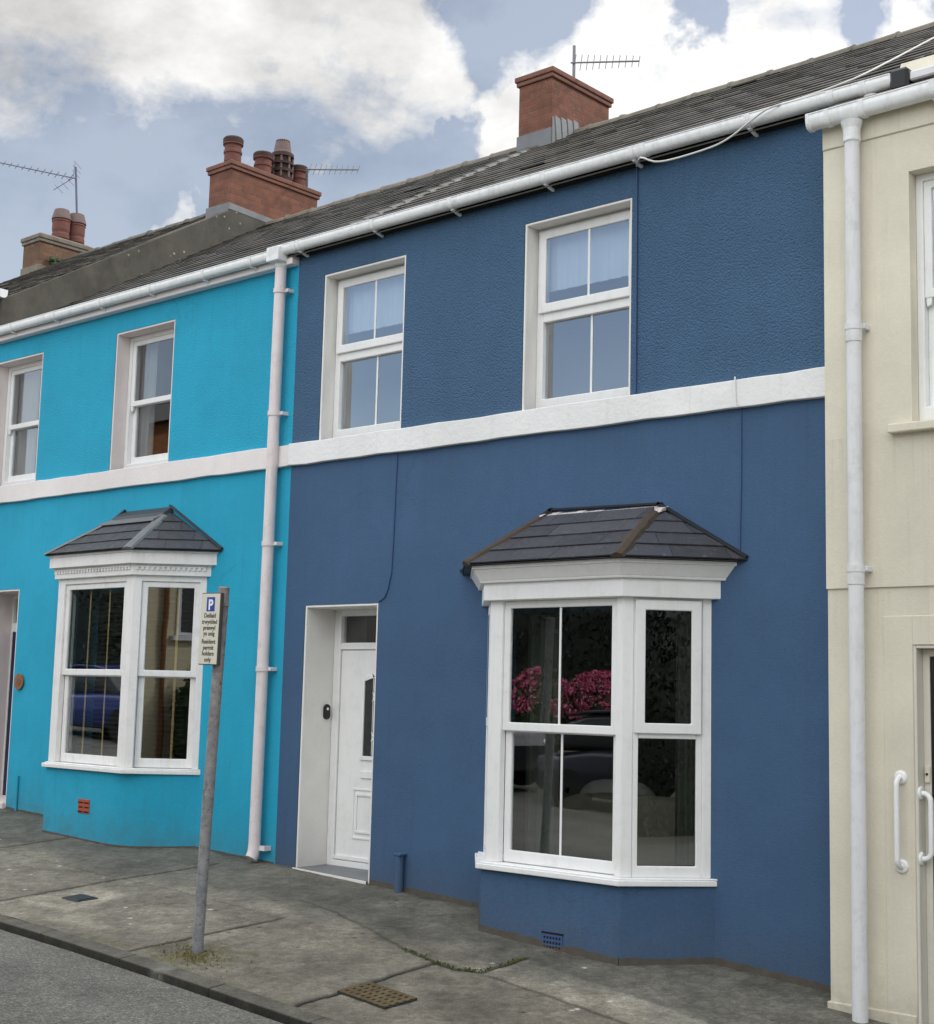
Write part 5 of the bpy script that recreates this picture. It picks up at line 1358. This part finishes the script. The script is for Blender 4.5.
# ================================================================== ACROSS THE ROAD (seen as reflections in the glass)
def leaves(mb, c, rad, n, size, seed, flat=.6):
    rnd = random.Random(seed)
    for k in range(n):
        while True:
            p = Vector((rnd.uniform(-1, 1), rnd.uniform(-1, 1), rnd.uniform(-1, 1)))
            if .25 < p.length < 1: break
        p = p.normalized() * (p.length ** .4) * (1 + .18 * math.sin(p.x * 7 + seed) * math.sin(p.y * 6 + p.z * 5))
        q = Vector((c[0] + p.x * rad[0], c[1] + p.y * rad[1], c[2] + p.z * rad[2]))
        s = size * rnd.uniform(.6, 1.3); rot = Euler((rnd.uniform(0, 6.28), rnd.uniform(0, 6.28), rnd.uniform(0, 6.28))).to_matrix()
        mb.add([q + rot @ Vector(v) * s for v in ((-.5, 0, 0), (0, -.28, .05), (.6, 0, 0), (0, .28, .05))], [(0, 1, 2, 3)])
def bush(label, c, rad, n, size, seed, flowers=0, name='shrub', cat='shrub'):
    z0 = zw(c[0]) - .25
    t = thing(name, label, cat, (c[0], c[1], z0))
    mb = MB(); rnd = random.Random(seed)
    for k in range(5):
        a = rnd.uniform(0, 6.28); mb.tube([(c[0], c[1], z0), (c[0] + rad[0] * .3 * math.cos(a), c[1] + rad[1] * .3 * math.sin(a), z0 + (c[2] - z0) * .6), (c[0] + rad[0] * .6 * math.cos(a), c[1] + rad[1] * .6 * math.sin(a), c[2] + rad[2] * .3)], [.06, .04, .015], 8)
    mb.build('stem', M['bark'], t)
    mb = MB(); leaves(mb, c, rad, n, size, seed); mb.blob(c, tuple(r_ * .84 for r_ in rad), seed, .10, 40, 24); mb.build('foliage', M['leaf_dark'] if name == 'hedge' else M['leaf'], t)
    if flowers:
        mb = MB()
        for k in range(flowers):
            a = rnd.uniform(0, 6.28); e = rnd.uniform(.05, 1.4)
            q = (c[0] + rad[0] * math.cos(a) * math.cos(e), c[1] + rad[1] * math.sin(a) * math.cos(e), c[2] + rad[2] * math.sin(e))
            leaves(mb, q, (.11, .11, .095), 40, .06, k)
        mb.build('blossom', M['petal'], t)
    return t
bush('rounded shrub with pink blossom across the road, mirrored left of the bay glazing bar', (-7.35, -13.6, 1.20), (.62, .6, .80), 2500, .12, 1, 170)
bush('wider shrub with pink blossom across the road, mirrored right of the bay glazing bar', (-5.95, -13.7, 1.18), (.84, .6, .80), 3000, .12, 2, 230)
bush('dark laurel hedge clump across the road behind the pink shrubs', (-8.5, -15.4, 1.9), (5.0, 1.0, 2.6), 24000, .11, 3, 0, 'hedge', 'hedge')
bush('dark evergreen hedge clump across the road to the right of the pink shrubs', (.9, -15.2, 1.5), (4.6, 1.0, 2.2), 20000, .11, 4, 0, 'hedge', 'hedge')
bush('high dark hedge across the road in front of the orange brick house', (-24, -13.9, 2.2), (6.0, 1.0, 3.2), 26000, .13, 6, 0, 'hedge', 'hedge')
bush('tall dark hedge across the road further down the hill', (29, -13.8, 1.4), (8.0, 1.3, 4.0), 34000, .15, 5, 0, 'hedge', 'hedge')
wl = MB()
for i in range(14):
    x = -14 + i * 1.4; wl.hexa([(x, -13.0, zw(x) - .9), (x + 1.4, -13.0, zw(x + 1.4) - .9), (x + 1.4, -12.8, zw(x + 1.4) - .9), (x, -12.8, zw(x) - .9)], [(x, -13.0, zw(x) + .35), (x + 1.4, -13.0, zw(x + 1.4) + .35), (x + 1.4, -12.8, zw(x + 1.4) + .35), (x, -12.8, zw(x) + .35)])
tag(wl.build('garden_wall', M['garden'], loc=(-4, -12.9, 0)), 'low sandy stone garden wall along the far side of the road', 'wall')

def opp_house(label, x0, x1, y, h, zbase, mat, name, arched=False, roofh=2.2, dep=7, rows=((1.7, 1.7), (4.4, 1.5))):
    t = thing(name, label, 'house', ((x0 + x1) / 2, y, zbase))
    mb = MB(); mb.box(x0, x1, y - dep, y, zbase - .5, zbase + h); mb.build('wall', mat, t)
    mb = MB(); mb.prism([(x0 - .2, y + .3, zbase + h), (x0 - .2, y - dep / 2, zbase + h + roofh), (x0 - .2, y - dep - .3, zbase + h)], (x1 - x0 + .4, 0, 0)); mb.build('roof', M['slate_dark'], t)
    n = max(1, int((x1 - x0) / 2.6))
    for k in range(n):
        cx = x0 + (k + .5) * (x1 - x0) / n
        for zo, hh in rows:
            zc = zbase + zo
            fr = MB()
            if arched:
                pts = [(cx - .5, zc - hh / 2), (cx + .5, zc - hh / 2)] + [(cx + .5 * math.cos(math.pi * q / 10), zc + hh / 2 - .3 + .5 * math.sin(math.pi * q / 10)) for q in range(11)]
                fr.prism([(p[0], y + .001, p[1]) for p in pts], (0, .05, 0)); f = fr.build('window', M['upvc'], t)
                g = MB(); g.prism([(cx + (p[0] - cx) * .82, y + .052, zc + (p[1] - zc) * .9) for p in pts], (0, .004, 0)); g.build('pane', M['glass_frost'], f)
                s = MB(); s.box(cx - .62, cx + .62, y + .001, y + .12, zc - hh / 2 - .1, zc - hh / 2 - .01); s.build('sill', M['upvc'], f)
            else:
                fr.box(cx - .55, cx + .55, y + .001, y + .05, zc - hh / 2, zc + hh / 2); f = fr.build('window', M['upvc'], t)
                g = MB(); g.box(cx - .47, cx + .47, y + .0505, y + .054, zc + .04, zc + hh / 2 - .08); g.box(cx - .47, cx + .47, y + .0505, y + .054, zc - hh / 2 + .08, zc - .04); g.build('pane', M['glass_frost'], f)
    if arched:
        dp_ = MB(); dp_.tube([(x0 + 3.68, y + .08, zbase - .3), (x0 + 3.68, y + .08, zbase + h)], .055, 12); dp_.build('downpipe', M['wood'], t)
    d_ = MB(); d_.box(x0 + .25, x0 + 1.1, y + .001, y + .04, zbase, zbase + 2.1); d_.build('door', M['navy'], t)
    return t
opp_house('cream house with white arched windows across the road, mirrored in the turquoise bay', 4.45, 13.45, -14.0, 5.6, -.5, M['opp_cream'], 'terraced_house', True, 2.2, 7, ((3.75, 1.25),))
bush('small dark shrub against the cream house across the road', (8.75, -13.5, .65), (.62, .4, 1.3), 3000, .10, 8)
opp_house('orange brick house across the road, mirrored in the turquoise upstairs window', -26.5, -21.6, -15.8, 8.0, 1.1, M['opp_brick'], 'terraced_house', False, 1.2, 3)
opp_house('grey rendered house across the road between hedge and brick house', -19.5, -14.5, -18, 4.4, .5, M['opp_grey'], 'terraced_house', False, 1.6)

def car(label, cx, cy, mat, zg, face=1):
    t = thing('parked_car', label, 'car', (cx, cy, zg))
    secs = [(-2.05, .38, .62, .78), (-1.95, .28, .80, .86), (-1.2, .22, .88, .90), (-.9, .2, .92, .9), (.9, .2, .92, .9), (1.5, .22, .90, .9), (1.95, .28, .85, .86), (2.05, .40, .65, .78)]
    def loft(secs, mb, y_in=0):
        n = 12; vs = []
        for (x, z0, z1, hw) in secs:
            for k in range(n):
                a = 2 * math.pi * (k + .5) / n; ca, sa = math.cos(a), math.sin(a)
                vs.append((cx + face * x, cy + hw * math.copysign(abs(ca) ** .35, ca), zg + (z0 + z1) / 2 + (z1 - z0) / 2 * math.copysign(abs(sa) ** .35, sa)))
        m = len(secs)
        mb.add(vs, [(i * n + k, i * n + (k + 1) % n, (i + 1) * n + (k + 1) % n, (i + 1) * n + k) for i in range(m - 1) for k in range(n)], True)
        mb.add(vs[:n], [tuple(range(n))]); mb.add(vs[-n:], [tuple(range(n))])
    mb = MB(); loft(secs, mb); mb.build('body', mat, t)
    mb = MB(); loft([(-1.75, .85, .95, .78), (-1.45, .85, 1.30, .72), (-1.1, .85, 1.42, .66), (.1, .85, 1.44, .66), (.55, .85, 1.36, .68), (1.05, .85, .96, .76)], mb); mb.build('windscreen', M['glass_frost'], t)
    mb = MB(); loft([(-1.5, 1.36, 1.40, .60), (-1.1, 1.40, 1.455, .64), (.1, 1.42, 1.47, .64), (.55, 1.34, 1.39, .62)], mb); mb.build('roof', mat, t)
    for wx in (-1.3, 1.3):
        for s in (-1, 1):
            mb = MB(); mb.lathe((cx + wx, cy + s * .80 - .1, zg + .31), [(.20, 0), (.30, .0), (.315, .03), (.315, .17), (.30, .20), (.20, .20)], 22, 'y'); w = mb.build('wheel', M['rubber'], t)
            mb = MB(); mb.lathe((cx + wx, cy + s * .80 + s * .08 - .02, zg + .31), [(.04, 0), (.20, .01), (.20, .03), (.04, .04)], 18, 'y'); mb.build('rim', M['alloy'], w)
    for s in (-1, 1):
        mb = MB(); mb.blob((cx + face * 1.97, cy + s * .62, zg + .68), (.10, .18, .08), 1, 0, 12, 8, 3); mb.build('headlight', M['lamp'], t)
    return t
car('dark car parked across the road, mirrored in the blue house bay', -1.9, -9.95, M['car_dark'], road_z(-1.9, -9.9), 1)
car('dark car across the road with headlight mirrored at left of blue bay', -6.75, -9.95, M['car_dark'], road_z(-6.75, -9.9), 1)
car('blue car parked across the road, mirrored in the turquoise house bay', -15.5, -9.95, M['car_blue'], road_z(-15.5, -9.9), 1)

for o in bpy.data.objects:
    c_, l_ = o.get('category'), o.get('label', '')
    g_ = {'house': 'houses across the road' if 'across the road' in l_ else 'terraced houses in the row', 'aerial': 'television aerials on the chimneys', 'car': 'cars parked across the road', 'hedge': 'hedges across the road', 'shrub': 'shrubs across the road'}.get(c_)
    if c_ == 'blind': g_ = 'white blinds upstairs' if 'white' in l_ else 'slatted blinds in the turquoise bay'
    if c_ == 'curtain': g_ = 'curtains in the blue bay' if 'bay' in l_ else 'curtains upstairs in the turquoise house'
    if g_: o['group'] = g_

# ------------------------------------------------------------------ world: Nishita sky with broken cloud
SUN_EL, SUN_AZ = 40, 42           # azimuth clockwise from +y: behind the terrace, to the right
w = bpy.data.worlds.new('World'); SC.world = w; w.use_nodes = True
nt = w.node_tree; nt.nodes.clear()
N = lambda t: nt.nodes.new(t); Lk = nt.links.new
out = N('ShaderNodeOutputWorld'); bg = N('ShaderNodeBackground'); Lk(bg.outputs[0], out.inputs[0])
SKY_STR = .13; bg.inputs[1].default_value = SKY_STR
sky = N('ShaderNodeTexSky'); sky.sky_type = 'NISHITA'; sky.sun_disc = False
sky.sun_elevation = R(SUN_EL); sky.sun_rotation = R(SUN_AZ); sky.air_density = 1.0; sky.dust_density = 1.2; sky.ozone_density = 1.5
tc = N('ShaderNodeTexCoord'); D = tc.outputs['Generated']
def mt(op, a, b=0.0, clamp=False):
    m = N('ShaderNodeMath'); m.operation = op; m.use_clamp = clamp
    for i, v in enumerate((a, b)):
        if isinstance(v, (int, float)): m.inputs[i].default_value = v
        else: Lk(v, m.inputs[i])
    return m.outputs[0]
def nz(scale, detail, rough=.55, off=(0, 0, 0), dist=0):
    mp = N('ShaderNodeMapping'); mp.inputs['Location'].default_value = off; mp.inputs['Scale'].default_value = (1, 1, 1.7); Lk(D, mp.inputs[0])
    t = N('ShaderNodeTexNoise'); t.inputs['Scale'].default_value = scale; t.inputs['Detail'].default_value = detail; t.inputs['Roughness'].default_value = rough; t.inputs['Distortion'].default_value = dist
    Lk(mp.outputs[0], t.inputs['Vector']); return t.outputs['Fac']
def blob(c, r, soft=.5):
    """1 inside a cone of half angle r (radians) round direction c, fading to 0 at its rim"""
    v = Vector(c).normalized()
    m = N('ShaderNodeVectorMath'); m.operation = 'DOT_PRODUCT'; Lk(DW, m.inputs[0]); m.inputs[1].default_value = v
    mr = N('ShaderNodeMapRange'); mr.interpolation_type = 'SMOOTHSTEP'; Lk(m.outputs['Value'], mr.inputs[0])
    mr.inputs[1].default_value = math.cos(r); mr.inputs[2].default_value = math.cos(r * (1 - soft)); return mr.outputs[0]
wn = N('ShaderNodeTexNoise'); wn.inputs['Scale'].default_value = 7; wn.inputs['Detail'].default_value = 6; wn.inputs['Roughness'].default_value = .6; Lk(D, wn.inputs['Vector'])
wv = N('ShaderNodeVectorMath'); wv.operation = 'SUBTRACT'; Lk(wn.outputs['Color'], wv.inputs[0]); wv.inputs[1].default_value = (.5, .5, .5)
ws = N('ShaderNodeVectorMath'); ws.operation = 'SCALE'; Lk(wv.outputs[0], ws.inputs[0]); ws.inputs['Scale'].default_value = .16
wa = N('ShaderNodeVectorMath'); wa.operation = 'ADD'; Lk(D, wa.inputs[0]); Lk(ws.outputs[0], wa.inputs[1])
wz = N('ShaderNodeVectorMath'); wz.operation = 'NORMALIZE'; Lk(wa.outputs[0], wz.inputs[0]); DW = wz.outputs[0]
clouds = [((-.778, .474, .412), .13), ((-.729, .547, .411), .12), ((-.676, .611, .412), .10), ((-.66, .635, .39), .035), ((-.76, .46, .50), .17), ((-.665, .60, .50), .08),
          ((-.602, .698, .375), .055), ((-.569, .719, .392), .07), ((-.517, .748, .405), .085), ((-.462, .794, .400), .10), ((-.415, .812, .40), .07), ((-.372, .822, .418), .035),
          ((-.55, .74, .345), .09), ((-.784, .512, .352), .026), ((-.765, .564, .312), .016), ((-.44, .76, .48), .10)]
holes = [((-.604, .669, .433), .05), ((-.575, .688, .445), .045), ((-.485, .759, .437), .018), ((-.392, .81, .437), .028), ((-.63, .68, .375), .02), ((-.70, .62, .34), .10), ((-.80, .48, .33), .08), ((-.754, .558, .346), .055)]
acc = None
for c, r in clouds:
    b = blob(c, r, .75); acc = b if acc is None else mt('MAXIMUM', acc, b)
hol = None
for c, r in holes:
    b = blob(c, r, .8); hol = b if hol is None else mt('MAXIMUM', hol, b)
n1 = nz(6.5, 9, .6, (3.1, 1.7, .4), .3); n2 = nz(17, 8, .6, (1.2, 7.7, 2.4)); n3 = nz(2.6, 6, .6, (8.1, 3.3, 5.4))
front = blob((-.6, .68, .40), .75, .6)          # patch of sky above the roofs, where the cloud outline is set by hand
gen = mt('MULTIPLY', mt('SUBTRACT', mt('SUBTRACT', n3, .38), mt('MULTIPLY', mt('MAXIMUM', blob((-.62, -.70, .38), .40, .7), blob((-.83, -.52, .22), .22, .6)), .30)), 5.0, True)
dens = mt('ADD', mt('MULTIPLY', mt('SUBTRACT', acc, mt('MULTIPLY', hol, .7)), 1.15), mt('ADD', mt('MULTIPLY', mt('SUBTRACT', n1, .5), 3.2), mt('MULTIPLY', mt('SUBTRACT', n2, .5), 1.3)))
dens = mt('SUBTRACT', dens, .30)
dens = mt('MULTIPLY', dens, 1.5, True)
sel = N('ShaderNodeMix'); sel.data_type = 'FLOAT'; Lk(front, sel.inputs[0]); Lk(gen, sel.inputs[2]); Lk(dens, sel.inputs[3])
veil = mt('MULTIPLY', mt('SUBTRACT', 1.0, mt('MULTIPLY', blob((-.62, -.70, .36), .36, .7), .85)), .30)
cov = mt('ADD', mt('MULTIPLY', sel.outputs[0], .70), veil)
# grey undersides
dk = None
for c, r in [((-.70, .56, .45), .17), ((-.78, .47, .43), .10), ((-.735, .545, .40), .05), ((-.62, .64, .47), .06)]:
    b = blob(c, r, .9); dk = b if dk is None else mt('MAXIMUM', dk, b)
shade = mt('ADD', mt('MULTIPLY', dk, .70), mt('MULTIPLY', mt('SUBTRACT', nz(8, 8, .62, (5, 5, 1)), .5), 2.6), True)
cm = N('ShaderNodeMix'); cm.data_type = 'RGBA'; Lk(shade, cm.inputs[0]); cm.inputs[6].default_value = (8.2, 8.15, 8.0, 1); cm.inputs[7].default_value = (4.6, 4.55, 4.5, 1)
# cloud opposite the sun made brighter, added as fill light for the house fronts
sunv = Vector((math.sin(R(SUN_AZ)) * math.cos(R(SUN_EL)), math.cos(R(SUN_AZ)) * math.cos(R(SUN_EL)), math.sin(R(SUN_EL))))
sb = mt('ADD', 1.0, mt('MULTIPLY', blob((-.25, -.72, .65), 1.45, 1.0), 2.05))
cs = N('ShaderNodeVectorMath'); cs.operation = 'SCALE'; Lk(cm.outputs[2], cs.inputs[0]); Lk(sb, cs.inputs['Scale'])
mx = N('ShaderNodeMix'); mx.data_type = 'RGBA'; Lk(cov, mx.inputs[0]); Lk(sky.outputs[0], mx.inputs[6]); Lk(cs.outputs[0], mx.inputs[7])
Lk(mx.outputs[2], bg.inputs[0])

sd = bpy.data.lights.new('sun', 'SUN'); sd.energy = 2.2; sd.angle = R(6); sd.color = (1, .96, .90)
so = bpy.data.objects.new('sun', sd); COL.objects.link(so)
so.rotation_euler = sunv.to_track_quat('Z', 'Y').to_euler(); so.location = (0, -20, 20)

# ------------------------------------------------------------------ camera
cd_ = bpy.data.cameras.new('camera'); cam = bpy.data.objects.new('camera', cd_); COL.objects.link(cam)
rt, up, fw = Vector((.75036716, .66057545, .02427365)), Vector((.06649412, -.11196595, .99148482)), Vector((-.65766835, .74236359, .12793996))
cam.matrix_world = Matrix(((rt.x, up.x, -fw.x, 9.725), (rt.y, up.y, -fw.y, -8.52), (rt.z, up.z, -fw.z, 1.497), (0, 0, 0, 1)))
cd_.sensor_fit = 'HORIZONTAL'; cd_.sensor_width = 36; cd_.lens = 36 * 1449.886 / 934
cd_.shift_x = -5.169 / 934; cd_.shift_y = -1.8185 / 934
cd_.clip_start = .05; cd_.clip_end = 2000
SC.camera = cam
for o in bpy.data.objects:
    if '_o' in o: del o['_o']
SC.view_settings.view_transform = 'Standard'; SC.view_settings.look = 'None'; SC.view_settings.exposure = 0; SC.view_settings.gamma = 1
SC.cycles.use_denoising = True
SC.cycles.max_bounces = 8; SC.cycles.transparent_max_bounces = 12
SC.render.film_transparent = False
